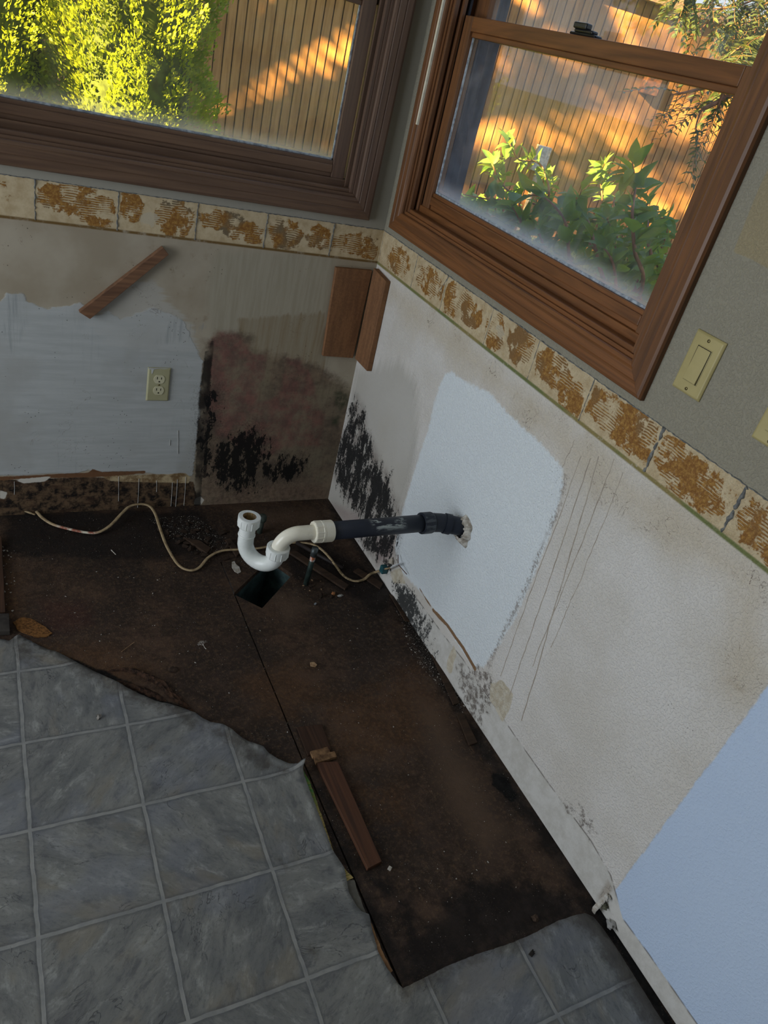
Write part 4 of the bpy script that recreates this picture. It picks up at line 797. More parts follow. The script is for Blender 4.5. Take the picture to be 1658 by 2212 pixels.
# ------------------------------------------------------------------ boards fixed to the walls
def mat_board():
    m = Mat('brown_fibreboard', 0.75, 0.2); n1 = m.noise(1.0, 4, 0.6, m.vec((60, 60, 8))); n2 = m.noise(120, 4, 0.7)
    m.col(m.mix(m.mp(m.addm(m.mul(n1, .6), m.mul(n2, .4)), 0.38, 0.62), c(138, 100, 70), c(116, 84, 60))); m.bump(n2, 0.0008); return m.m
FB = mat_board()
def skewbox(pts8, name, mat, bev=0.0015): return MB().add(pts8, [(0, 3, 2, 1), (4, 5, 6, 7), (0, 1, 5, 4), (1, 2, 6, 5), (2, 3, 7, 6), (3, 0, 4, 7)]).build(name, mat, None, bev)
o = skewbox([(-.131, -.0155, .602), (-.016, -.0155, .600), (-.016, -.001, .600), (-.131, -.001, .602), (-.146, -.0155, .902), (-.018, -.0155, .905), (-.018, -.001, .905), (-.146, -.001, .902)], 'backing_board', FB)
tag(o, 'flat brown backing board in the corner on the left wall below the brown adhesive band', 'board')
def xr(z, off): return K * (1 - z) - off
o = skewbox([(xr(.6, .019), -.119, .600), (xr(.6, .001), -.119, .600), (xr(.6, .001), -.0170, .600), (xr(.6, .019), -.0170, .600), (xr(.9, .019), -.114, .906), (xr(.9, .001), -.114, .906), (xr(.9, .001), -.0170, .915), (xr(.9, .019), -.0170, .915)], 'backing_board', FB)
tag(o, 'brown backing board on the right wall, edge-on to its neighbour in the corner', 'board')
WD1 = wood('old_cleat_wood', c(126, 90, 66), c(80, 56, 42), 0, 0.7, 90, 0.2)
a = Vector((-.892, 0, .6895)); b = Vector((-.676, 0, .895)); d = (b - a).normalized(); nn = Vector((-d.z, 0, d.x)) * .0125
v = []
for yy in (-.020, -.001):
    for p, s in ((a, -1), (b, -1), (b, 1), (a, 1)): q = p + nn * s; v.append((q.x, yy, q.z))
v[0] = (v[0][0] + .012, v[0][1], v[0][2]); v[4] = (v[4][0] + .012, v[4][1], v[4][2])
o = MB().add(v, [(0, 1, 2, 3), (4, 7, 6, 5), (0, 4, 5, 1), (1, 5, 6, 2), (2, 6, 7, 3), (3, 7, 4, 0)]).build('wood_cleat', wood('cleat_wood', c(132, 96, 70), c(84, 60, 46), 0, 0.7), None, 0.001)
tag(o, 'small dark wood batten nailed at a slant on the left wall above the repainted patch', 'wood batten')

# ------------------------------------------------------------------ drain trap
def mat_pvc(name, a, b, spk):
    m = Mat(name, 0.28, 0.5); n = m.noise(18, 4, 0.6); m.col(m.mix(m.mp(n, 0.35, 0.7), a, b))
    sp = m.mul(m.mp(m.noise(180, 4, 0.8), 0.64, 0.70), m.mp(m.noise(26, 3, 0.6), 0.5, 0.62)); m.col(m.mix(m.mul(sp, spk), m.mix(m.mp(n, 0.35, 0.7), a, b), c(60, 56, 48))); m.bump(n, 0.0003); m.rough(m.mp(n, .3, .7, .2, .4)); return m.m
PVC = mat_pvc('white_pvc', c(232, 236, 234), c(216, 222, 218), 0.85); PVC2 = mat_pvc('cream_pvc', c(238, 234, 218), c(226, 220, 198), 0.5)
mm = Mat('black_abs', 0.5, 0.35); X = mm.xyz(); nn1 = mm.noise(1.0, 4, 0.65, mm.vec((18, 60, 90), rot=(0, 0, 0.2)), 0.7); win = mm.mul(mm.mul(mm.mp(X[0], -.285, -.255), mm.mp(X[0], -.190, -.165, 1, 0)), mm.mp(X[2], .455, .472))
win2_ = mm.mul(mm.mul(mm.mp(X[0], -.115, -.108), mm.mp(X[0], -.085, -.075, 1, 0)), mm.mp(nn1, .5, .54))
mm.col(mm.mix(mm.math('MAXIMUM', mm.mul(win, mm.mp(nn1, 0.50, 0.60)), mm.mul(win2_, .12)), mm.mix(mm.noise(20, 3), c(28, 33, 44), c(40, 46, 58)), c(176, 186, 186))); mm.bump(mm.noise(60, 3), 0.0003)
ABS = mm.m
P1 = Vector((-.581, -.716, 0)); P2 = Vector((-.519, -.785, 0)); u = (P2 - P1).normalized(); R_ = (P2 - P1).length / 2
trap = empty('drain_trap', (P1.x, P1.y, .30)); tag(trap, 'white plastic sink drain trap joined to a black pipe out of the right wall', 'drain pipe')
path = [Vector((P1.x, P1.y, z)) for z in (.452, .43, .41, .39)]; cz = .385
for i in range(1, 16):
    t = math.pi * i / 16; path.append(Vector((P1.x, P1.y, cz)) + u * (R_ - R_ * math.cos(t)) - Vector((0, 0, 1)) * R_ * math.sin(t))
path += [Vector((P2.x, P2.y, z)) for z in (.385, .400)]
jb = tube(path, .0205, 40, False).build('j_bend', PVC, None, smooth=True); adopt(trap, jb)
for i in (): pass
adopt(trap, lathe([(.0222, -.0015, 0), (.0222, .0015, 0), (.0202, .003, 0), (.0202, -.003, 0)], (P1.x, P1.y, .405), (0, 0, 1), 48).build('bend_collar', PVC, None, smooth=True))
inn = tube([(P1.x, P1.y, .4615), (P1.x, P1.y, .425)], .0172, 40, False)
inn.f.append(tuple(range(len(inn.v) - 40, len(inn.v)))); inner = inn.build('pipe_mouth', simple('stained_inside', c(176, 146, 92), c(84, 60, 34), 0.5, 0.4, 45), None, smooth=False); adopt(trap, inner); inner['label'] = 'stained yellow-brown inside of the open pipe'
nutp = lambda ro, ri, h: [(ri, 0, 0), (ro - .001, 0, 0), (ro, .002, 1), (ro, h - .007, 1), (ro + .001, h - .006, 0), (ro + .001, h - .001, 0), (ro - .001, h, 0), (ri, h, 0)]
adopt(trap, lathe(nutp(.0275, .0172, .029), (P1.x, P1.y, .433), (0, 0, 1), 96, 12, .0012).build('slip_nut', PVC, None, smooth=False))
adopt(trap, lathe(nutp(.0285, .0195, .029), (P2.x, P2.y, .383), (0, 0, 1), 96, 12, .0012).build('slip_nut', PVC, None, smooth=False))
Ra = .050; z0a = .405; arm = [Vector((P2.x, P2.y, z)) for z in (.392, .400, z0a)]
for i in range(1, 13):
    t = math.pi / 2 * i / 12; arm.append(Vector((P2.x + Ra - Ra * math.cos(t), P2.y + (-.792 - P2.y) * i / 12, z0a + Ra * math.sin(t))))
arm += [Vector((x, -.793, .456)) for x in (-.45, -.425, -.405)]
adopt(trap, tube(arm, .0190, 40, False).build('trap_arm', PVC2, None, smooth=True))
adopt(trap, lathe(nutp(.0280, .0185, .026), (-.436, -.793, .456), (1, 0, 0), 96, 12, .0012).build('slip_nut', PVC2, None, smooth=False))
adopt(trap, lathe([(.0240, 0, 0), (.0282, .0, 0), (.0288, .002, 0), (.0288, .024, 0), (.0275, .026, 0), (.0240, .026, 0)], (-.411, -.793, .456), (1, 0, 0), 64).build('trap_adapter', PVC2, None, smooth=False))
pz = .4555
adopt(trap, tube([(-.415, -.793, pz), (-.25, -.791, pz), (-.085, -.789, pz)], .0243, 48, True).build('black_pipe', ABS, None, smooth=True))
cp = lathe([(.0243, 0, 0), (.0300, 0, 0), (.0305, .0015, 0), (.0305, .030, 0), (.0290, .034, 0), (.0243, .034, 0)], (-.112, -.7895, pz), (1, .01, 0), 64)
adopt(trap, cp.build('coupling', ABS, None))
adopt(trap, tube([(-.085, -.789, pz), (-.070, -.790, pz), (-.052, -.793, pz), (-.036, -.798, pz), (-.004, -.811, pz - .002), (.03, -.826, pz - .004)], [.0270, .0268, .0266, .0264, .0260, .0258], 48, True).build('elbow', ABS, None, smooth=True))
adopt(trap, lathe([(.0255, 0, 0), (.0292, 0, 0), (.0292, .018, 0), (.0255, .018, 0)], (-.040, -.797, pz), Vector((.033, -.013, -.002)), 64).build('elbow_hub', ABS, None))
# ragged plaster round the wall exit
mb = MB(); rg = random.Random(11); n = 40; cy, cz_ = rightw(1001, 1145); v = []
for ring_, (rr, nd, jt) in enumerate(((.044, .0005, .35), (.039, .008, .3), (.032, .015, .25), (.022, .014, .1))):
    for i in range(n):
        t = 2 * math.pi * i / n; r = rr * (1 + jt * (mnoise.noise(Vector((math.cos(t) * 2.2, math.sin(t) * 2.2, 5 + ring_ * .1))))) ; v.append(MRIGHT(cy + .0 + math.cos(t) * r * .85, -nd * (1 + .6 * mnoise.noise(Vector((math.cos(t) * 4, math.sin(t) * 4, 1)))), cz_ + math.sin(t) * r * 1.0))
f = [(q * n + i, q * n + (i + 1) % n, (q + 1) * n + (i + 1) % n, (q + 1) * n + i) for q in range(3) for i in range(n)]
o = mb.add(v, f).build('plaster_rim', simple('crumbled_plaster', c(206, 202, 194), c(142, 134, 122), 0.9, 0.1, 70, 0.002), wall_right)

# ------------------------------------------------------------------ supply stubs
cop = Mat('verdigris_copper', 0.55, 0.4); nz = cop.noise(30, 5, 0.7); zc = cop.xyz()[2]
cc1 = cop.mix(cop.mp(nz, 0.35, 0.65), c(58, 76, 70), c(34, 46, 44)); cc1 = cop.mix(cop.mul(cop.mp(zc, .098, .102), cop.mp(zc, .128, .132, 1, 0)), cc1, cop.mix(cop.mp(nz, .42, .55), c(168, 96, 60), c(190, 194, 194))); cop.col(cc1); cop.b.inputs['Metallic'].default_value = 0.35
b0 = Vector((*flr(660, 1262), 0)); root = empty('copper_stub', b0); tag(root, 'greenish copper water stub standing out of the floor under the white nut of the trap', 'pipe')
adopt(root, tube([b0 + Vector((0, 0, -.02)), b0 + Vector((.002, 0, .06)), b0 + Vector((.004, 0, .135))], .0088, 24).build('pipe', cop.m, None, smooth=True))
adopt(root, tube([b0 + Vector((.004, 0, .118)), b0 + Vector((.0045, 0, .150))], .0108, 24).build('pipe_coupling', simple('tarnished_metal', c(96, 104, 106), c(60, 66, 68), 0.4, 0.5, metal=.5), None, smooth=True))
b1 = Vector((*flr(560, 1150), 0)); root = empty('stub_valve', b1); tag(root, 'dull grey-green capped stub pipe standing near the left wall behind the trap', 'pipe')
dk = simple('dull_capped_pipe', c(66, 76, 68), c(44, 50, 46), 0.6, 0.3, 40)
adopt(root, tube([b1 + Vector((0, 0, -.01)), b1 + Vector((.002, 0, .055))], .0095, 20).build('pipe', dk, None, smooth=True))
adopt(root, lathe([(.001, .030, 0), (.010, .029, 0), (.0145, .024, 0), (.0155, .014, 0), (.0145, .006, 0), (.0095, 0, 0)], b1 + Vector((.002, 0, .046)), (0, 0, 1), 24, closed=False).build('round_cap', dk, None, smooth=True))
wire = simple('thin_wire', c(140, 144, 140), c(100, 104, 100), 0.4, 0.5, metal=.5)
adopt(root, tube(catmull([b1 + Vector((-.006, -.004, .02)), b1 + Vector((-.020, -.006, .018)), b1 + Vector((-.028, -.006, .030)), b1 + Vector((-.026, -.004, .044)), b1 + Vector((-.022, -.002, .050))], 6), .0013, 8).build('wire_loop', wire, None, smooth=True))

# ------------------------------------------------------------------ electrical cable
cb = Mat('beige_cable', 0.5, 0.35); n1 = cb.noise(45, 4, 0.7); xx = cb.xyz()[0]; ccol = cb.mix(cb.mp(n1, .35, .7), c(176, 156, 122), c(136, 116, 88))
ccol = cb.mix(cb.mul(cb.mp(xx, -.98, -.95), cb.mp(xx, -.865, -.84, 1, 0)), ccol, cb.mix(cb.mp(n1, .42, .58), c(150, 88, 70), c(206, 200, 182))); ccol = cb.mix(cb.mul(cb.mp(xx, -.30, -.28), cb.mp(n1, .45, .6)), ccol, c(110, 96, 70)); cb.col(ccol)
CB = cb.m
def cpath(pts): return catmull([P3(x, y, z) for x, y, z in pts], 8)
root = empty('electrical_cable', P3(-60, 1110, .02)); tag(root, 'stiff beige cable end lying along the foot of the left wall at the photo edge', 'cable')
adopt(root, tube(cpath([(-70, 1078, .030), (0, 1084, .026), (28, 1092, .018), (50, 1102, .012), (76, 1112, .006)]), [.0052] * 26 + [.0045] * 4 + [.0032] * 3, 12, True, .6).build('cable_sheath', CB, None, smooth=True))
root = empty('electrical_cable', P3(240, 1150, .01)); tag(root, 'long beige cable winding over the dark floor, behind the trap, to the right wall', 'cable')
adopt(root, tube(cpath([(79, 1105, .010), (92, 1119, .008), (115, 1133, .006), (150, 1143, .006), (185, 1150, .007), (212, 1150, .010), (238, 1135, .016), (262, 1110, .022), (280, 1094, .026), (302, 1089, .026), (322, 1093, .022), (335, 1110, .016), (345, 1140, .008), (360, 1180, .006), (385, 1220, .006), (410, 1232, .006), (430, 1226, .006), (450, 1204, .007), (478, 1190, .010), (515, 1187, .010), (560, 1184, .010), (600, 1176, .010), (640, 1172, .010), (675, 1176, .020), (700, 1192, .020), (722, 1218, .012), (742, 1244, .006), (765, 1255, .006), (785, 1252, .007), (800, 1240, .012), (822, 1232, .030)]), .0052, 12, True, .62).build('cable_sheath', CB, None, smooth=True))
cl = Vector(MRIGHT(rightw(835, 1229)[0], 0, rightw(835, 1229)[1])); e2 = Vector(MRIGHT(rightw(851, 1226)[0], -.004, rightw(851, 1226)[1])); e3 = Vector(MRIGHT(rightw(876, 1216)[0], -.010, rightw(876, 1216)[1])); e1 = P3(820, 1232, .030)
adopt(root, tube([e1, cl + Vector((-.014, 0, 0)), e2 + Vector((-.008, 0, 0))], .0048, 10, True, .6).build('cable_sheath', CB, None, smooth=True))
tp = adopt(root, tube(catmull([e2 + Vector((-.008, 0, 0)), e2.lerp(e3, .4) + Vector((-.010, 0, .002)), e2.lerp(e3, .7) + Vector((-.010, 0, .001)), e3 + Vector((-.012, 0, 0))], 5), [.0035, .0045, .005, .0055, .0058, .0056, .005, .0048, .005, .0056, .005, .0042, .0035, .003, .0022, .0015], 10, True, .6).build('taped_end', simple('white_tape', c(232, 234, 236), c(200, 204, 208), 0.5), None)); tp['label'] = 'white taped end of the cable'
d0 = e3 + Vector((-.012, 0, 0))
for q in ((865, 1198), (884, 1240)):
    y_, z_ = rightw(*q); adopt(root, tube([e2.lerp(e3, .8) + Vector((-.011, 0, 0)), Vector(MRIGHT(y_, -.010, z_))], .0013, 6).build('bare_wire', simple('rusty_wire', c(110, 66, 44), c(70, 44, 34)), None))
q = MB(); q.box((-.022, -.011, -.013), (-.001, .011, .013)); bx_ = [Vector(p) + cl for p in q.v]; q.v = [tuple(p) for p in bx_]
tag(q.build('cable_clip', simple('teal_plastic', c(44, 92, 100), c(30, 66, 74), 0.45), None, .002), 'small teal plastic clip holding the cable end at the foot of the right wall', 'clip')
y_, z_ = rightw(846, 1218); tag(lump(MRIGHT(y_, -.006, z_ + .004), (.008, .010, .012), 0, 4, 3, .2).build('filler_blob', simple('white_filler', c(206, 202, 192), c(170, 160, 146), .8), None, smooth=True), 'rounded white blob of filler just above the teal clip', 'filler')

# ------------------------------------------------------------------ loose wood and rubble on the floor
DKW = wood('dark_damp_wood', c(70, 54, 42), c(42, 34, 29), 0, .75, 70, .2); DKY = wood('dark_damp_wood_y', c(78, 55, 42), c(44, 33, 27), 1, .75, 70, .2)
STRIP = wood('brown_strip_wood', c(92, 60, 42), c(58, 38, 29), 1, .6, 60, .25); TAN = simple('tan_wood_end', c(134, 104, 74), c(84, 62, 44), .8, .2, 60, .001)
def slab_px(name, q4, z0, th, mat, label, cat, bev=.0012, group=None):
    P = FL(q4); v = [(p[0], p[1], z0) for p in P] + [(p[0], p[1], z0 + th) for p in P]
    o = MB().add(v, [(0, 1, 2, 3), (4, 7, 6, 5), (0, 4, 5, 1), (1, 5, 6, 2), (2, 6, 7, 3), (3, 7, 4, 0)]).build(name, mat, None, bev)
    return tag(o, label, cat, group)
slab_px('wood_strip', [(682, 1652), (728, 1650), (822, 1866), (792, 1882)], -.0005, .011, STRIP, 'long reddish brown wood strip lying on the dark floor beside the vinyl edge', 'wood strip')
slab_px('wood_strip', [(640, 1572), (694, 1566), (716, 1622), (664, 1634)], -.0005, .004, DKY, 'short dark flat wood strip just above the pair of tan wood blocks', 'wood strip')
slab_px('wood_block', [(668, 1628), (706, 1618), (714, 1634), (674, 1642)], .002, .008, TAN, 'upper of the two small tan wood blocks at the head of the strip', 'wood block')
slab_px('wood_block', [(676, 1641), (720, 1629), (726, 1641), (680, 1655)], .003, .010, TAN, 'lower of the two small tan wood blocks, with a dark nail hole', 'wood block')
for i, (q, zz, th, mt, lb) in enumerate([
    ([(622, 1197), (632, 1190), (752, 1268), (744, 1277)], .002, .008, DKW, 'dark lath running diagonally past the foot of the copper stub'),
    ([(762, 1236), (772, 1229), (826, 1262), (820, 1274)], 0, .006, DKW, 'short flat dark lath at the foot of the right wall below the teal clip'),
    ([(840, 1285), (850, 1290), (884, 1344), (873, 1342)], 0, .005, DKW, 'short dark lath by the black mould at the foot of the right wall'),
    ([(930, 1415), (944, 1420), (992, 1520), (978, 1524)], 0, .004, DKW, 'long dark flat lath along the right wall, upper of the two below the torn rip'),
    ([(985, 1545), (1000, 1544), (1030, 1606), (1012, 1612)], 0, .005, DKW, 'dark flat lath along the right wall, lower of the two below the torn rip'),
    ([(395, 1165), (430, 1172), (455, 1188), (446, 1200), (412, 1192), (392, 1178)][:4], 0, .010, DKW, 'broken dark wood piece in the rubble near the left wall'),
    ([(486, 1170), (496, 1166), (520, 1196), (510, 1205)], 0, .008, DKW, 'small dark wood wedge left of the trap bend')]):
    slab_px('lath', q, zz, th, mt, lb, 'lath')
o = tube([P3(640, 1172, .012), P3(700, 1206, .010), P3(740, 1228, .008)], .007, 10).build('dark_rod', simple('dark_rod', c(48, 42, 40), c(32, 28, 28), .6), None, smooth=True); tag(o, 'dark round rod on the floor behind the copper stub', 'rod')
slab_px('floor_plank', [(-60, 1160), (4, 1166), (12, 1330), (-60, 1335)], 0, .014, DKY, 'dark grey wood plank at the left photo edge, upper of two', 'plank')
slab_px('floor_plank', [(-60, 1336), (20, 1334), (22, 1372), (-60, 1376)], 0, .016, simple('grey_plank', c(62, 58, 54), c(44, 40, 38), .8), 'dark grey wood plank at the left photo edge, lower of two, touching the vinyl', 'plank')
# bare fibre patch at the left
P = np.array(densify(list(FL([(28, 1345), (46, 1334), (70, 1338), (100, 1356), (112, 1368), (104, 1376), (80, 1378), (40, 1364)])), .006)); P += RNG.uniform(-.0015, .0015, P.shape)
tag(chip([tuple(p) for p in P], (0, 0, -.0004), .0022).build('fibreboard_scab', simple('bare_fibre', c(128, 90, 52), c(84, 58, 36), .9, .1, 160, .002)), 'oval tan patch of bare broken fibreboard by the vinyl edge at the left', 'fibreboard patch')

# crumbling broken edge of the boards beside the torn vinyl
def rough_ridge(px, wid, hgt, name, mat, label, cat, seed):
    pts = [P3(x, y, 0) for x, y in px]; path = catmull(pts, 10); n = len(path); mb = MB(); v = []; f = []; k = 7
    for i, p in enumerate(path):
        t = (path[min(i + 1, n - 1)] - path[max(i - 1, 0)]).normalized(); s = Vector((-t.y, t.x, 0)); e = math.sin(math.pi * i / (n - 1)) ** .5
        for j in range(k):
            a = math.pi * j / (k - 1); r = 1 + .7 * mnoise.noise(p * 60 + Vector((j * .7, seed, 0)))
            v.append(p + s * math.cos(a) * wid * e * r + Vector((0, 0, -.001 + math.sin(a) * hgt * e * max(.2, r))))
    for i in range(n - 1):
        for j in range(k - 1): f.append((i * k + j, i * k + j + 1, (i + 1) * k + j + 1, (i + 1) * k + j))
    return tag(mb.add(v, f).build(name, mat), label, cat)
rot = simple('crumbled_board', c(74, 54, 42), c(36, 28, 24), .9, .15, 90, .003)
rough_ridge([(232, 1450), (270, 1446), (310, 1458), (345, 1475), (370, 1500), (395, 1520), (425, 1545)], .010, .008, 'rotten_board_edge', rot, 'ragged dark crumbled board edge along the torn vinyl curve', 'board edge', 2)
rough_ridge([(250, 1470), (290, 1484), (330, 1500), (360, 1515)], .010, .005, 'rotten_board_edge', rot, 'smaller crumbled lump of board between the ragged edge and the vinyl', 'board edge', 5)

# large single pieces
PALE = simple('pale_plaster', c(200, 198, 192), c(160, 152, 140), .85, .15, 90, .001); TANC = simple('tan_chip', c(186, 158, 124), c(140, 108, 80), .85, .15, 60, .001); STONE = simple('brown_rubble', c(74, 60, 50), c(44, 36, 31), .9, .15, 50, .002); GREYC = simple('grey_chip', c(150, 150, 148), c(104, 104, 102), .85)
def pchip(px, outline, z, th, mat, name, label, cat, tilt=(0, 0, 0)):
    P = FL(outline); c0 = P.mean(0); tag(chip([(p[0] - c0[0], p[1] - c0[1]) for p in P], (c0[0], c0[1], z), th, tilt).build(name, mat), label, cat)
pchip(None, [(500, 1218), (505, 1216), (509, 1222), (516, 1226), (520, 1236), (514, 1239), (506, 1236), (500, 1228)], .003, .002, PALE, 'paint_flake', 'ragged white paint flake on the floor between the board joint and the trap', 'paint flake', (.12, .1, 0))
pchip(None, [(669, 1433), (678, 1432), (684, 1438), (680, 1442), (670, 1440)], .001, .003, TANC, 'chip', 'flat cream chip alone on the brown floor right of the board joint', 'chip')
tag(lump((*flr(719, 1285), 0), (.008, .007, .007), .4, 2, 1, .3).build('stone_chip', simple('orange_tan_chip', c(190, 138, 92), c(150, 100, 64), .85)), 'angular orange-tan chip on the floor below the copper stub', 'chip')
tag(lump((*flr(734, 1288), 0), (.010, .006, .004), .2, 3, 2, .3).build('stone_chip', GREYC), 'grey stone chip right beside the orange-tan chip', 'chip')
tag(lump((*flr(681, 1305), 0), (.005, .004, .004), .9, 8, 1, .4).build('stone_chip', simple('bluegrey_chip', c(140, 146, 152), c(100, 106, 112), .7)), 'small blue-grey chip below the orange-tan chip', 'chip')
q = MB(); cx_, cy_ = flr(841, 1877); q.box((-.004, -.004, 0), (.004, .004, .006)); q.v = [(cx_ + p[0] * .8 - p[1] * .6, cy_ + p[0] * .6 + p[1] * .8, p[2] - .001) for p in q.v]; tag(q.build('plaster_cube', PALE, None, .0006), 'tiny white cube of plaster at the lower end of the reddish strip', 'chip')
tag(lump((*flr(373, 1447), 0), (.013, .010, .003), .3, 9, 2, .25).build('board_scab', STONE, None), 'flat round brown lump in the middle of the left floor board', 'lump')
tag(lump((*flr(1155, 1985), 0), (.008, .008, .006), .3, 12, 2, .3).build('rubble_lump', STONE), 'dark brown lump near the lower end of the dark floor by the vinyl', 'lump')
tag(lump((*flr(213, 1552), .004), (.007, .005, .005), 1.1, 21, 2, .5).build('dirt_clod', simple('dirt_clod', c(40, 36, 32), c(150, 146, 140), .9, .1, 90)), 'black and white dirt clod lying on the grey vinyl', 'dirt clod')
tag(lump((*flr(1147, 2062), .004), (.008, .005, .003), .6, 22, 2, .5).build('dirt_clod', simple('dirt_clod2', c(58, 52, 44), c(34, 30, 28), .9)), 'flat dark dirt smudge on the lower vinyl near the dark floor edge', 'dirt clod')
# white root-like fungus
mb = MB(); rg = random.Random(4); A0 = P3(445, 1402, .002)
def branch(p, d, ln, r, dep):
    q = p + d * ln; tube([p, p.lerp(q, .5) + Vector((rg.uniform(-1, 1), rg.uniform(-1, 1), 0)) * ln * .12, q], [r, r * .8, r * .5], 5, True, 1, mb)
    if dep > 0:
        for s in (-1, 1) if dep < 3 else (-1, 0, 1): branch(q, (Matrix.Rotation(s * rg.uniform(.35, .8), 3, 'Z') @ d), ln * rg.uniform(.5, .8), r * .7, dep - 1)
dv = (P3(428, 1378, .002) - A0).normalized(); branch(A0, dv, .016, .0010, 4)
tag(mb.build('root_fibres', simple('white_fibres', c(196, 194, 188), c(160, 156, 150), .8)), 'white branching root-like fibres on the left dark floor board', 'fibres')
mb = MB(); tube([P3(262, 1408, .001), P3(290, 1387, .002)], .0007, 6, True, 1, mb); tag(mb.build('thin_straw', TANC), 'thin pale straw lying on the left dark board', 'straw')
mb = MB(); tube([P3(240, 1188, .001), P3(250, 1198, .002)], .0013, 6, True, 1, mb); tag(mb.build('pale_splinter', PALE), 'short pale splinter on the dark floor below the winding cable', 'splinter')
# torn plaster hanging at the lower end of the right wall
def RWP(x, y, off): a_, b_ = rightw(x, y); return Vector(MRIGHT(a_, -off, b_))
mb = MB(); 
p = [RWP(1316, 1930, .006), RWP(1308, 1944, .014), RWP(1298, 1958, .022), RWP(1292, 1970, .018)]
tube(p, [.004, .0065, .006, .005], 8, True, .35, mb); tag(mb.build('torn_drywall_strip', PALE), 'torn grey-white plaster sliver hanging by the lower end of the right wall', 'plaster sliver')
for i, (x, y, s, m_, lb) in enumerate([(1325, 1996, .011, GREYC, 'crumbled grey plaster lump stuck at the foot of the blue-white wall'), (1310, 1955, .009, simple('olive_scrap', c(104, 104, 88), c(78, 78, 66), .9), 'olive grey scrap tucked behind the hanging plaster sliver'), (1318, 1937, .007, PALE, 'white plaster crumb above the olive scrap at the old cabinet edge')]):
    c_ = RWP(x, y, .008); tag(lump((c_.x, c_.y, c_.z - s * .3), (s * .7, s, s * .7), i, 30 + i, 2, .6).build('plaster_crumb', m_), lb, 'plaster crumb')

# rubble: countable fragments (near the left wall and round the stub), each its own object
protos = []
for k in range(6): protos.append((lump((0, 0, 0), (1, random.uniform(.5, .9), random.uniform(.35, .6)), 0, 40 + k, 1, .45)))
def frag_mesh(k, mat, nm):
    me = bpy.data.meshes.new(nm); me.from_pydata(protos[k].v, [], protos[k].f); me.materials.append(mat); return me
FR = {('d', k): frag_mesh(k, STONE, 'rubble_fragment') for k in range(6)}; FR.update({('p', k): frag_mesh(k, PALE, 'plaster_fragment') for k in range(6)}); FR.update({('t', k): frag_mesh(k, TANC, 'tan_fragment') for k in range(6)})
zones = [('d', [(330, 1120), (400, 1112), (480, 1150), (520, 1200), (470, 1215), (400, 1190), (350, 1160)], 60, .005, .018, 'brown rubble fragment in the heap between the cable loop and the trap', 'rubble heap by the left wall'),
         ('p', [(330, 1120), (400, 1112), (480, 1150), (500, 1190), (400, 1190)], 14, .002, .005, 'pale plaster fragment in the heap between the cable loop and the trap', 'plaster bits in the rubble heap'),
         ('d', [(640, 1250), (700, 1250), (720, 1290), (650, 1290)], 16, .004, .014, 'brown rubble fragment round the foot of the copper stub', 'rubble round the copper stub'),
         ('t', [(640, 1245), (700, 1255), (710, 1285), (650, 1285)], 8, .002, .006, 'tan fragment round the foot of the copper stub', 'tan bits round the copper stub'),
         ('p', [(0, 1180), (35, 1185), (36, 1330), (14, 1330)], 30, .0015, .005, 'pale fragment in the dirt strip along the left photo edge', 'plaster bits at the left edge'),
         ('p', [(860, 1330), (900, 1400), (990, 1500), (1010, 1530), (990, 1520), (890, 1420)], 34, .0015, .0045, 'small white crumb on the dark floor along the right wall foot', 'crumbs along the right wall'),
         ('p', [(60, 1200), (440, 1210), (620, 1330), (640, 1600), (560, 1560), (300, 1460), (100, 1360)], 40, .0012, .0032, 'tiny white crumb scattered on the left dark floor board', 'crumbs on the left board'),
         ('p', [(640, 1330), (860, 1330), (1100, 1740), (1200, 1900), (900, 2060), (760, 1700)], 40, .0012, .0032, 'tiny white crumb scattered on the right brown floor board', 'crumbs on the right board'),
         ('d', [(560, 1640), (600, 1600), (500, 1560), (520, 1580)], 6, .002, .004, 'dark crumb lying at the curling vinyl edge', 'dark crumbs at the vinyl edge')]
rg = random.Random(12)
for kind, px, n, s0_, s1_, lb, gp in zones:
    poly = FL(px); lo = poly.min(0); hi = poly.max(0); cnt = 0
    while cnt < n:
        p = np.array([[rg.uniform(lo[0], hi[0]), rg.uniform(lo[1], hi[1])]])
        if poly_sd(p, poly)[0] < 0 or poly_sd(p, np.array(HOLE))[0] > -0.008: continue
        s = s0_ + (s1_ - s0_) * rg.random() ** 2.2; o = bpy.data.objects.new({'d': 'rubble_fragment', 'p': 'plaster_fragment', 't': 'tan_fragment'}[kind], FR[(kind, rg.randrange(6))]); COL.objects.link(o)
        o.location = (p[0][0], p[0][1], -.001); o.scale = (s, s, s); o.rotation_euler = (0, 0, rg.uniform(0, 6.28)); tag(o, lb, 'rubble', gp); cnt += 1
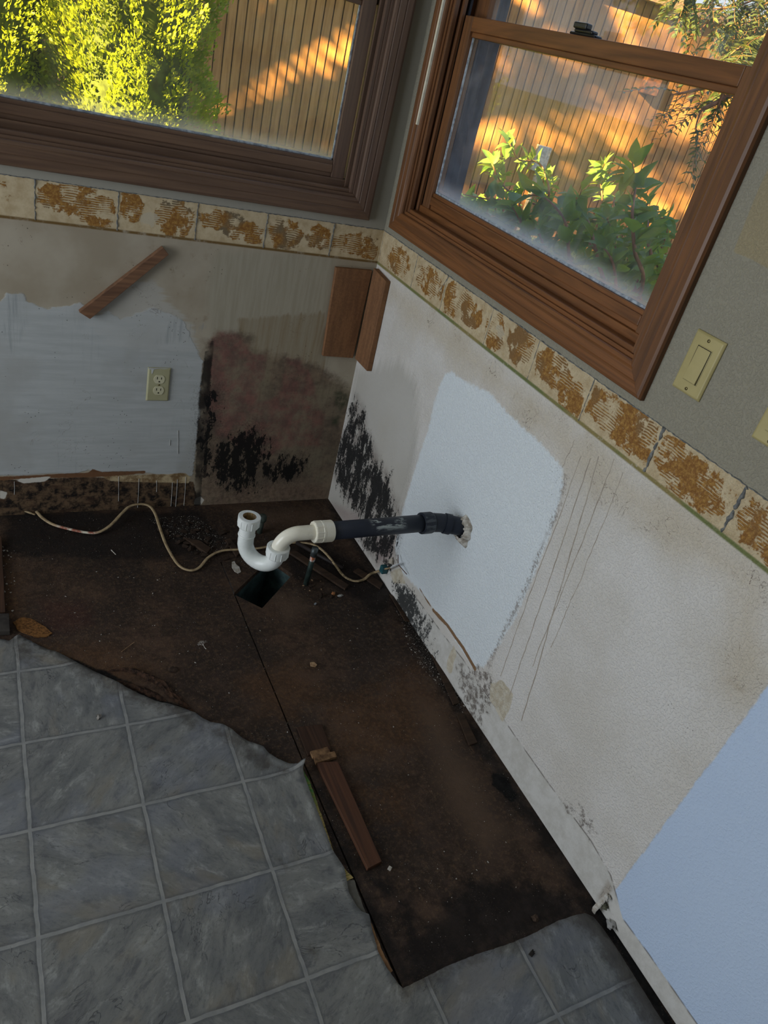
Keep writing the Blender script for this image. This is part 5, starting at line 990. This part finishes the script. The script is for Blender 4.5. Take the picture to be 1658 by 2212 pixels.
# the finest grit, beyond counting
def grit(name, px, n, s0_, s1_, mat, label, seed, sig=None):
    r = np.random.default_rng(seed); poly = FL(px); lo, hi = poly.min(0), poly.max(0); pts = []
    while sum(len(q) for q in pts) < n:
        p = r.uniform(lo, hi, (n * 2, 2)); p = p[(poly_sd(p, poly) > 0) & (poly_sd(p, np.array(HOLE)) < -0.004)]; pts.append(p)
    p = np.vstack(pts)[:n]; s = s0_ + (s1_ - s0_) * r.random(n) ** 3; base = np.array([[1, 0, 0], [-.5, .8, 0], [-.6, -.7, 0], [0, 0, .9]]); a = r.uniform(0, 6.28, n)
    V = np.empty((n, 4, 3)); 
    for i in range(4):
        bx, by, bz = base[i]; V[:, i, 0] = p[:, 0] + (bx * np.cos(a) - by * np.sin(a)) * s; V[:, i, 1] = p[:, 1] + (bx * np.sin(a) + by * np.cos(a)) * s; V[:, i, 2] = -.0012 + bz * s + .0004
    F = np.array([[0, 1, 3], [1, 2, 3], [2, 0, 3]])[None] + (np.arange(n) * 4)[:, None, None]
    o = npmesh(name, V.reshape(-1, 3), F.reshape(-1, 3), mat); return tag(o, label, 'grit', None, 'stuff')
grit('dark_grit', [(0, 1130), (420, 1105), (700, 1090), (860, 1250), (700, 1320), (520, 1230), (250, 1210), (30, 1330), (0, 1330)], 5200, .0005, .0028, STONE, 'fine dark grit and dust over the floor at the foot of the walls', 1)
grit('pale_grit', [(20, 1120), (700, 1095), (850, 1260), (1120, 1700), (1250, 1930), (900, 2090), (760, 1900), (640, 1620), (480, 1560), (60, 1370)], 2600, .0003, .0013, PALE, 'fine pale grit sprinkled over the whole dark floor', 2)
grit('pale_grit', [(320, 1120), (420, 1112), (500, 1170), (470, 1200), (380, 1170)], 900, .0004, .0018, PALE, 'fine pale grit in the rubble heap near the left wall', 3)
grit('red_brown_grit', [(722, 1640), (738, 1640), (835, 1862), (812, 1872), (745, 1730)], 900, .0005, .0018, simple('rust_grit', c(80, 48, 38), c(50, 32, 26), .9), 'reddish crumbs along the right side of the long wood strip', 4)
grit('pale_grit', [(850, 1310), (880, 1330), (1010, 1530), (1000, 1540), (900, 1430)], 900, .0004, .0018, PALE, 'fine pale grit along the foot of the right wall', 5)

# ------------------------------------------------------------------ outside
GZ = -0.10
def mat_leaf(name, ca, cb, tr=0.45, scale=9, rough=0.5):
    m = Mat(name, rough, 0.3); nz = m.noise(scale, 3, 0.6); col = m.mix(m.mp(nz, .35, .65), ca, cb); m.col(col)
    t = m.new('ShaderNodeBsdfTranslucent'); m.nt.links.new(m.mix(0.5, col, c(170, 190, 40)), t.inputs[0]); mx = m.new('ShaderNodeMixShader'); mx.inputs[0].default_value = tr
    m.nt.links.new(m.b.outputs[0], mx.inputs[1]); m.nt.links.new(t.outputs[0], mx.inputs[2]); m.nt.links.new(mx.outputs[0], m.out.inputs[0]); return m.m
lawn = simple('lawn_soil', c(78, 92, 48), c(54, 66, 36), .95, .1, 6)
struct(MB().box((-30, 0.3, GZ - .2), (40, 60, GZ)).box((0.3, -20, GZ - .2), (40, 0.3, GZ)).build('ground', lawn))
# neighbouring shed wall of vertical grooved boards
D0 = 9.7; th = math.radians(18.0); nrm = Vector((math.sin(th), math.cos(th), 0)); tan_ = Vector((math.cos(th), -math.sin(th), 0)); base = Vector((CAM[0], CAM[1], 0)) + nrm * D0
S = 0.1016; HT = 2.63
prof = []; i0, i1 = -48, 130
for i in range(i0, i1):
    a_ = i * S; prof += [(a_, 0.0), (a_ + S - .015, 0.0), (a_ + S - .014, .020), (a_ + S - .001, .020)]
v = []
for (s_, d_) in prof:
    p = base + tan_ * s_ + nrm * d_; v.append((p.x, p.y, GZ)); v.append((p.x, p.y, HT))
f = [(2 * i, 2 * i + 2, 2 * i + 3, 2 * i + 1) for i in range(len(prof) - 1)]
mw = Mat('weathered_orange_siding', .8, .2); zrot = mw.vec((26, 26, 1.6), rot=(0, 0, th)); g1 = mw.noise(1.0, 5, .65, zrot); g2 = mw.noise(2.2, 4, .6)
mw.col(mw.mix(mw.mp(mw.addm(mw.mul(g1, .6), mw.mul(g2, .4)), .38, .62), c(172, 134, 88), c(146, 110, 70))); mw.bump(g1, .002)
shed = empty('board_shed', base + Vector((0, 0, GZ))); tag(shed, 'long shed wall of orange-brown vertical grooved boards seen through both windows', 'shed')
wl_ = adopt(shed, MB().add(v, f).build('board_wall', mw.m))
p0 = base + tan_ * (i0 * S); p1 = base + tan_ * (i1 * S)
def obox(A, B, n0, n1, z0, z1): 
    q = [A + nrm * n0, B + nrm * n0, B + nrm * n1, A + nrm * n1]; v = [(p.x, p.y, z0) for p in q] + [(p.x, p.y, z1) for p in q]
    return MB().add(v, [(0, 3, 2, 1), (4, 5, 6, 7), (0, 1, 5, 4), (1, 2, 6, 5), (2, 3, 7, 6), (3, 0, 4, 7)])
adopt(shed, obox(p0, p1, .02, 3.0, GZ, HT - .03).build('shed_body', simple('shed_body', c(120, 92, 66))))
adopt(shed, obox(p0, p1, -.16, 3.1, HT, HT + .10).build('roof_edge', simple('pale_roof_edge', c(176, 160, 140), c(140, 124, 108))))
def onwall(px, py, off=0.0):
    d = Vector(ray(px, py)); t = ((base - Vector(CAM)).dot(nrm) - off) / d.dot(nrm); return Vector(CAM) + d * t
q = onwall(1402, 188, .06); s_ = (q - base).dot(tan_)
lam = obox(base + tan_ * (s_ - .10), base + tan_ * (s_ + .10), -.14, 0, q.z - .08, q.z + .12).build('wall_lamp_box', simple('lamp_body', c(120, 84, 66), c(60, 60, 64), .5), None, .01); adopt(shed, lam); lam['label'] = 'small brown lamp box high on the shed wall'
gl_ = obox(base + tan_ * (s_ - .06), base + tan_ * (s_ + .06), -.10, -.01, q.z + .12, q.z + .26).build('lamp_shade', blackplastic, None, .01); adopt(shed, gl_)
q = onwall(1168, 342, .05); s_ = (q - base).dot(tan_); bx = obox(base + tan_ * (s_ - .09), base + tan_ * (s_ + .09), -.09, 0, q.z - .15, q.z + .14).build('meter_box', simple('meter_grey', c(190, 196, 204), c(150, 156, 166), .5), None, .01); adopt(shed, bx)
pp = onwall(1160, 372, .03); adopt(shed, tube([pp + Vector((0, 0, .2)), Vector((pp.x, pp.y, GZ))], .03, 10).build('conduit', simple('conduit', c(190, 186, 178), c(150, 146, 140))))

# arborvitae
def flakes(name, centers, radii_fn, n, size, mat, parent, seed, asp=2.2, up=0.6):
    r = np.random.default_rng(seed); P, Nn = radii_fn(r, n); k = len(P)
    d = Nn + r.normal(0, .45, (k, 3)) + np.array([0, 0, up]); d /= np.linalg.norm(d, axis=1)[:, None]
    s = np.cross(d, r.normal(0, 1, (k, 3))); s /= np.linalg.norm(s, axis=1)[:, None]; L = size * r.uniform(.6, 1.4, k)[:, None]; W = L / asp
    V = np.stack([P - d * L * .5, P + s * W * .5, P + d * L * .5, P - s * W * .5], 1)
    F = np.arange(k * 4).reshape(k, 4); return npmesh(name, V.reshape(-1, 3), F, mat, parent)
def clumped(P, N, r, amp, fr):
    off = np.array([mnoise.noise(Vector((p[0] * fr, p[1] * fr, p[2] * fr))) for p in P]); return P + N * (off * amp)[:, None]
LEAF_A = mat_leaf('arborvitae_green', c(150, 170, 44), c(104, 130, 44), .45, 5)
trunkm = simple('bark', c(104, 78, 56), c(64, 48, 36), .9, .1, 20, .004)
def arborvitae(x, y, rr, h, seed, label, nfl=26000):
    root = empty('arborvitae', (x, y, GZ)); tag(root, label, 'conifer', 'row of conifers outside the left window')
    def fn(r, n):
        z = r.uniform(0, 1, n) ** .9; a = r.uniform(0, 2 * math.pi, n); R = rr * (1 - .35 * z ** 2.2) * np.minimum(1, .35 + z * 9)
        N = np.stack([np.cos(a), np.sin(a), np.full(n, .15)], 1); P = np.stack([x + np.cos(a) * R, y + np.sin(a) * R, GZ + .05 + z * h], 1)
        off = np.array([mnoise.noise(Vector((p[0] * 5, p[1] * 5, p[2] * 2.6))) + .5 * mnoise.noise(Vector((p[0] * 14, p[1] * 14, p[2] * 9))) for p in P]); P = P + N * ((off * .24 - r.uniform(0, .09, n)) * 1.0)[:, None]; return P, N
    adopt(root, flakes('foliage', None, fn, nfl, .025, LEAF_A, None, seed, 2.0, .9))
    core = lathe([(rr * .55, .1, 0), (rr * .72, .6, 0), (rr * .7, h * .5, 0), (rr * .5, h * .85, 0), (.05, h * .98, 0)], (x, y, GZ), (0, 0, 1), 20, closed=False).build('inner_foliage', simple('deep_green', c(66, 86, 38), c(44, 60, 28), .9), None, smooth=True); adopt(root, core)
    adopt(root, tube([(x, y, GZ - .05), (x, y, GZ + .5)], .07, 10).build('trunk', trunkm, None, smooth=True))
arborvitae(-.34, 2.45, .40, 4.2, 1, 'rightmost of the dense yellow-green conifers outside the left window', 110000)
arborvitae(-1.06, 2.72, .42, 4.4, 2, 'conifer left of the rightmost one outside the left window, cut by the photo edge', 80000)
arborvitae(-1.85, 3.2, .42, 4.3, 3, 'conifer at the far left outside the left window, mostly hidden by its neighbours', 8000)

# broad-leaved shrub by the right window
LEAF_S = mat_leaf('shrub_leaf', c(108, 148, 70), c(76, 118, 66), .40, 14, .38); TWIG = simple('twig', c(150, 104, 76), c(112, 78, 58), .7)
def leaf_arrays(P, D, Up, L, Wd, fold=.35):
    k = len(P); D = D / np.linalg.norm(D, axis=1)[:, None]; S_ = np.cross(D, Up); S_ /= np.linalg.norm(S_, axis=1)[:, None] + 1e-9; U = np.cross(S_, D)
    L = L[:, None]; Wd = Wd[:, None]; tv = [0, .3, .65, 1.0]; wv = [0, 1, .75, 0]; rows = []
    mid = [P + D * L * t - U * L * (.22 * t * t) for t in tv]
    V = [mid[0], mid[1], mid[2], mid[3]]
    for i in (1, 2):
        for s in (-1, 1): V.append(mid[i] + S_ * Wd * .5 * wv[i] * s + U * Wd * .5 * wv[i] * fold)
    V = np.stack(V, 1)     # 0..3 mid, 4,5 at t1 (-,+), 6,7 at t2 (-,+)
    T = np.array([[0, 4, 1], [0, 1, 5], [4, 6, 2], [4, 2, 1], [1, 2, 7], [1, 7, 5], [6, 3, 2], [2, 3, 7]])
    F = (T[None] + (np.arange(k) * 8)[:, None, None]).reshape(-1, 3); return V.reshape(-1, 3), F
def atx(x, y, D):
    d = ray(x, y); return atdist(x, y, max(D, 1.55 * math.hypot(d[0], d[1]) / d[0]))
def shrub():
    root = empty('leafy_shrub', atdist(1200, 640, 2.3) * 1.0); root.location.z = GZ; tag(root, 'broad-leaved green shrub with sunlit yellow tips just outside the right window', 'shrub')
    r = np.random.default_rng(5); P = []; D = []; U = []; L = []; mb = MB(); ob = Vector((1.15, .15, GZ))
    # (pixel path, horizontal distance, leaves, leaf length)
    br = [([(1150, 640), (1120, 560), (1130, 500), (1100, 440), (1050, 430), (1000, 420)], 2.35, 34, .075), ([(1200, 640), (1180, 560), (1160, 500), (1110, 470), (1040, 480), (990, 455)], 2.5, 34, .07),
          ([(1250, 640), (1230, 560), (1220, 480), (1180, 430), (1140, 420)], 2.3, 34, .075), ([(1300, 660), (1290, 560), (1270, 480), (1250, 440), (1255, 410)], 2.45, 30, .065),
          ([(1380, 640), (1370, 540), (1365, 460), (1372, 400), (1365, 350)], 2.35, 52, .075), ([(1390, 600), (1400, 520), (1395, 450), (1400, 440)], 2.5, 26, .06),
          ([(1280, 620), (1290, 520), (1300, 440), (1296, 380), (1306, 352)], 3.8, 70, .062), ([(1330, 560), (1330, 500), (1325, 440), (1330, 430)], 3.75, 34, .058),
          ([(1180, 560), (1170, 470), (1185, 420), (1178, 380), (1160, 350), (1120, 345), (1100, 310), (1090, 300)], 3.6, 50, .058), ([(1150, 560), (1120, 440), (1085, 400), (1065, 360), (1060, 345)], 3.5, 70, .060),
          ([(1120, 560), (1060, 470), (1020, 440), (995, 430)], 3.45, 60, .062), ([(1230, 560), (1190, 440), (1185, 400), (1180, 370)], 3.75, 34, .058),
          ([(1330, 700), (1330, 620), (1320, 560), (1290, 520)], 2.3, 40, .06), ([(1240, 690), (1180, 600), (1150, 540), (1120, 520)], 2.3, 30, .055), ([(1410, 640), (1420, 560), (1440, 500), (1430, 470)], 2.9, 40, .05), ([(1300, 620), (1350, 520), (1400, 480), (1440, 470)], 2.8, 44, .05),
          ([(1350, 660), (1400, 560), (1420, 520)], 2.6, 40, .05), ([(1300, 600), (1250, 500), (1200, 450), (1150, 440)], 2.7, 40, .06), ([(1380, 660), (1340, 580), (1320, 500), (1310, 470)], 2.8, 40, .055)]
    for px, dist, n, ll in br:
        pts = [atx(x, y, dist + .12 * math.sin(i * 1.7 + dist * 9)) for i, (x, y) in enumerate(px)]
        pts = [ob.lerp(pts[0], .0) + Vector((r.uniform(-.1, .1), r.uniform(-.1, .1), 0)), ob.lerp(pts[0], .6) + Vector((0, 0, .05))] + pts
        cv = catmull(pts, 8); tube(cv, list(np.linspace(.009, .0018, len(cv))), 6, True, 1, mb); st = int(len(cv) * .34)
        for i in range(n):
            j = st + (len(cv) - st - 2) * (r.random() ** .75); j0 = int(j); p = cv[j0].lerp(cv[j0 + 1], j - j0); t = (cv[j0 + 1] - cv[j0]).normalized()
            o = Vector(r.normal(0, 1, 3)); o = (o - t * o.dot(t)).normalized(); d = (t * .5 + o * .9 + Vector((0, 0, .05))).normalized()
            P.append(p + o * .004); D.append(d); U.append(Vector((r.normal(0, .4), r.normal(0, .4), 1)) - Vector((.3, 0, 0))); L.append(ll * r.uniform(.7, 1.25))
    # inner mass lower down
    for i in range(900):
        x = r.uniform(985, 1445); y = r.uniform(455 - max(0, (1100 - x) * .12), 690); P.append(atx(x, y, r.uniform(2.4, 3.2))); D.append(Vector(r.normal(0, 1, 3))); U.append(Vector((r.normal(0, .5), r.normal(0, .5), 1))); L.append(.052 * r.uniform(.6, 1.3))
    L = np.array(L); V, F = leaf_arrays(np.array(P), np.array(D), np.array(U), L, L * r.uniform(.42, .6, len(L)))
    adopt(root, npmesh('leaves', V, F, LEAF_S, None, True)); adopt(root, mb.build('branches', TWIG, None, smooth=True))
shrub()
# pinnate branches hanging from the tree at the right
LEAF_P = mat_leaf('pinnate_leaf', c(70, 88, 56), c(46, 62, 42), .22, 12, .45)
def pinnate(name, paths, nf, ll, label, cat, seed, trunk=None):
    r = np.random.default_rng(seed); mb = MB(); P = []; D = []; U = []; L = []; root = empty(name, paths[0][0]); tag(root, label, cat)
    for pts in paths:
        cv = catmull(pts, 8); tube(cv, list(np.linspace(.012, .002, len(cv))), 6, True, 1, mb)
        for i in range(nf):
            j = int((len(cv) - 2) * (0.15 + .85 * r.random())); p = cv[j]; t = (cv[j + 1] - cv[j]).normalized(); o = Vector(r.normal(0, 1, 3)); o.z -= .4; d = (t * .6 + o.normalized()).normalized(); fl = r.uniform(.12, .26)
            q = [p + d * fl * k / 9 + Vector((0, 0, -.06 * (k / 9) ** 2)) for k in range(10)]; tube(q[::3], .0012, 4, False, 1, mb)
            s = d.cross(Vector((0, 0, 1))).normalized()
            for k in range(1, 10):
                for sg in (-1, 1): P.append(q[k]); D.append(s * sg + d * .5); U.append(Vector((r.normal(0, .3), r.normal(0, .3), 1))); L.append(ll * r.uniform(.8, 1.2))
    if trunk: tube(trunk, list(np.linspace(.22, .10, len(trunk))), 12, True, 1, mb)
    L = np.array(L); V, F = leaf_arrays(np.array(P), np.array(D), np.array(U), L, L * .34, .2)
    adopt(root, npmesh('leaves', V, F, LEAF_P, None, True)); adopt(root, mb.build('branches', TWIG, None, smooth=True)); return root
ad_ = atdist
pinnate('overhanging_branch', [[ad_(1760, 120, 3.4), ad_(1600, 165, 3.3), ad_(1500, 195, 3.2), ad_(1450, 205, 3.1)], [ad_(1700, 140, 3.3), ad_(1540, 225, 3.2), ad_(1515, 238, 3.2), ad_(1500, 280, 3.2)], [ad_(1650, 150, 3.3), ad_(1570, 190, 3.2), ad_(1550, 235, 3.2)]], 9, .030, 'thin feathery leaved branch hanging in front of the shed at the right', 'branch', 3)
pinnate('feathery_tree', [[ad_(2100, -200, 7), ad_(1750, -60, 6), ad_(1600, 10, 5.6), ad_(1480, 20, 5.4)], [ad_(2000, 0, 6), ad_(1720, 60, 5.6), ad_(1620, 90, 5.4), ad_(1560, 130, 5.3)], [ad_(1900, -150, 6), ad_(1650, -60, 5.6), ad_(1520, -20, 5.2), ad_(1430, -10, 5.0)], [ad_(1900, 40, 5), ad_(1740, 90, 4.8), ad_(1660, 130, 4.6), ad_(1600, 150, 4.5)], [ad_(1950, -60, 6.4), ad_(1740, 0, 6.2), ad_(1640, 40, 6.0), ad_(1560, 60, 5.9)], [ad_(1950, -120, 7.4), ad_(1760, -40, 7.2), ad_(1650, 10, 7.0), ad_(1540, 90, 6.9)]], 40, .055, 'leafy tree with feathery foliage filling the top right corner of the right window', 'tree', 8,
        [Vector((7.5, 1.0, GZ)), Vector((7.4, 1.0, 1.5)), ad_(2100, -200, 7)])
# tree west of the house whose crown dapples the shed wall
def crown_tree(x, y, h, blobs, n, size, seed, label):
    root = empty('shade_tree', (x, y, GZ)); tag(root, label, 'tree'); r = np.random.default_rng(seed); k = len(blobs); idx = r.integers(0, k, n); B = np.array(blobs)
    N = r.normal(0, 1, (n, 3)); N /= np.linalg.norm(N, axis=1)[:, None]; P = B[idx, :3] + N * (B[idx, 3] * r.uniform(.3, 1, n) ** .5)[:, None]
    L = size * r.uniform(.7, 1.3, n); V, F = leaf_arrays(P, r.normal(0, 1, (n, 3)), r.normal(0, 1, (n, 3)), L, L * .6); adopt(root, npmesh('leaves', V, F, LEAF_S, None, True))
    mb = MB(); tube([(x, y, GZ), (x + .1, y, h * .5), (x, y + .1, h)], [.2, .16, .1], 10, True, 1, mb)
    for b in blobs: tube([(x, y, h * .6), b[:3]], [.07, .02], 6, True, 1, mb)
    adopt(root, mb.build('trunk', trunkm, None, smooth=True))
TB = []
rr_ = random.Random(9)
for i in range(150):
    TB.append((-7.5 + rr_.uniform(-1.2, 1.2), rr_.uniform(2.2, 8.2), rr_.uniform(2.4, 9.4), rr_.uniform(.20, .46)))
crown_tree(-7.5, 6.5, 4.5, TB, 36000, .09, 4, 'big shade tree west of the yard, outside the photo, dappling the shed wall')
# grass
def grass():
    r = np.random.default_rng(2); n = 26000; x = r.uniform(.4, 5.5, n); y = r.uniform(.2, 5.6, n); P = np.stack([x, y, np.full(n, GZ)], 1); a = r.uniform(0, 6.28, n); h = r.uniform(.05, .13, n); wd = .006
    d = np.stack([np.cos(a), np.sin(a), np.zeros(n)], 1); s = np.stack([-np.sin(a), np.cos(a), np.zeros(n)], 1); V = np.stack([P - s * wd, P + s * wd, P + d * h[:, None] * .35 + np.array([0, 0, 1]) * h[:, None]], 1)
    o = npmesh('grass', V.reshape(-1, 3), np.arange(n * 3).reshape(n, 3), mat_leaf('grass_blade', c(112, 138, 60), c(84, 112, 48), .3, 4)); tag(o, 'short green lawn grass between the house and the shed', 'grass', None, 'stuff')
grass()
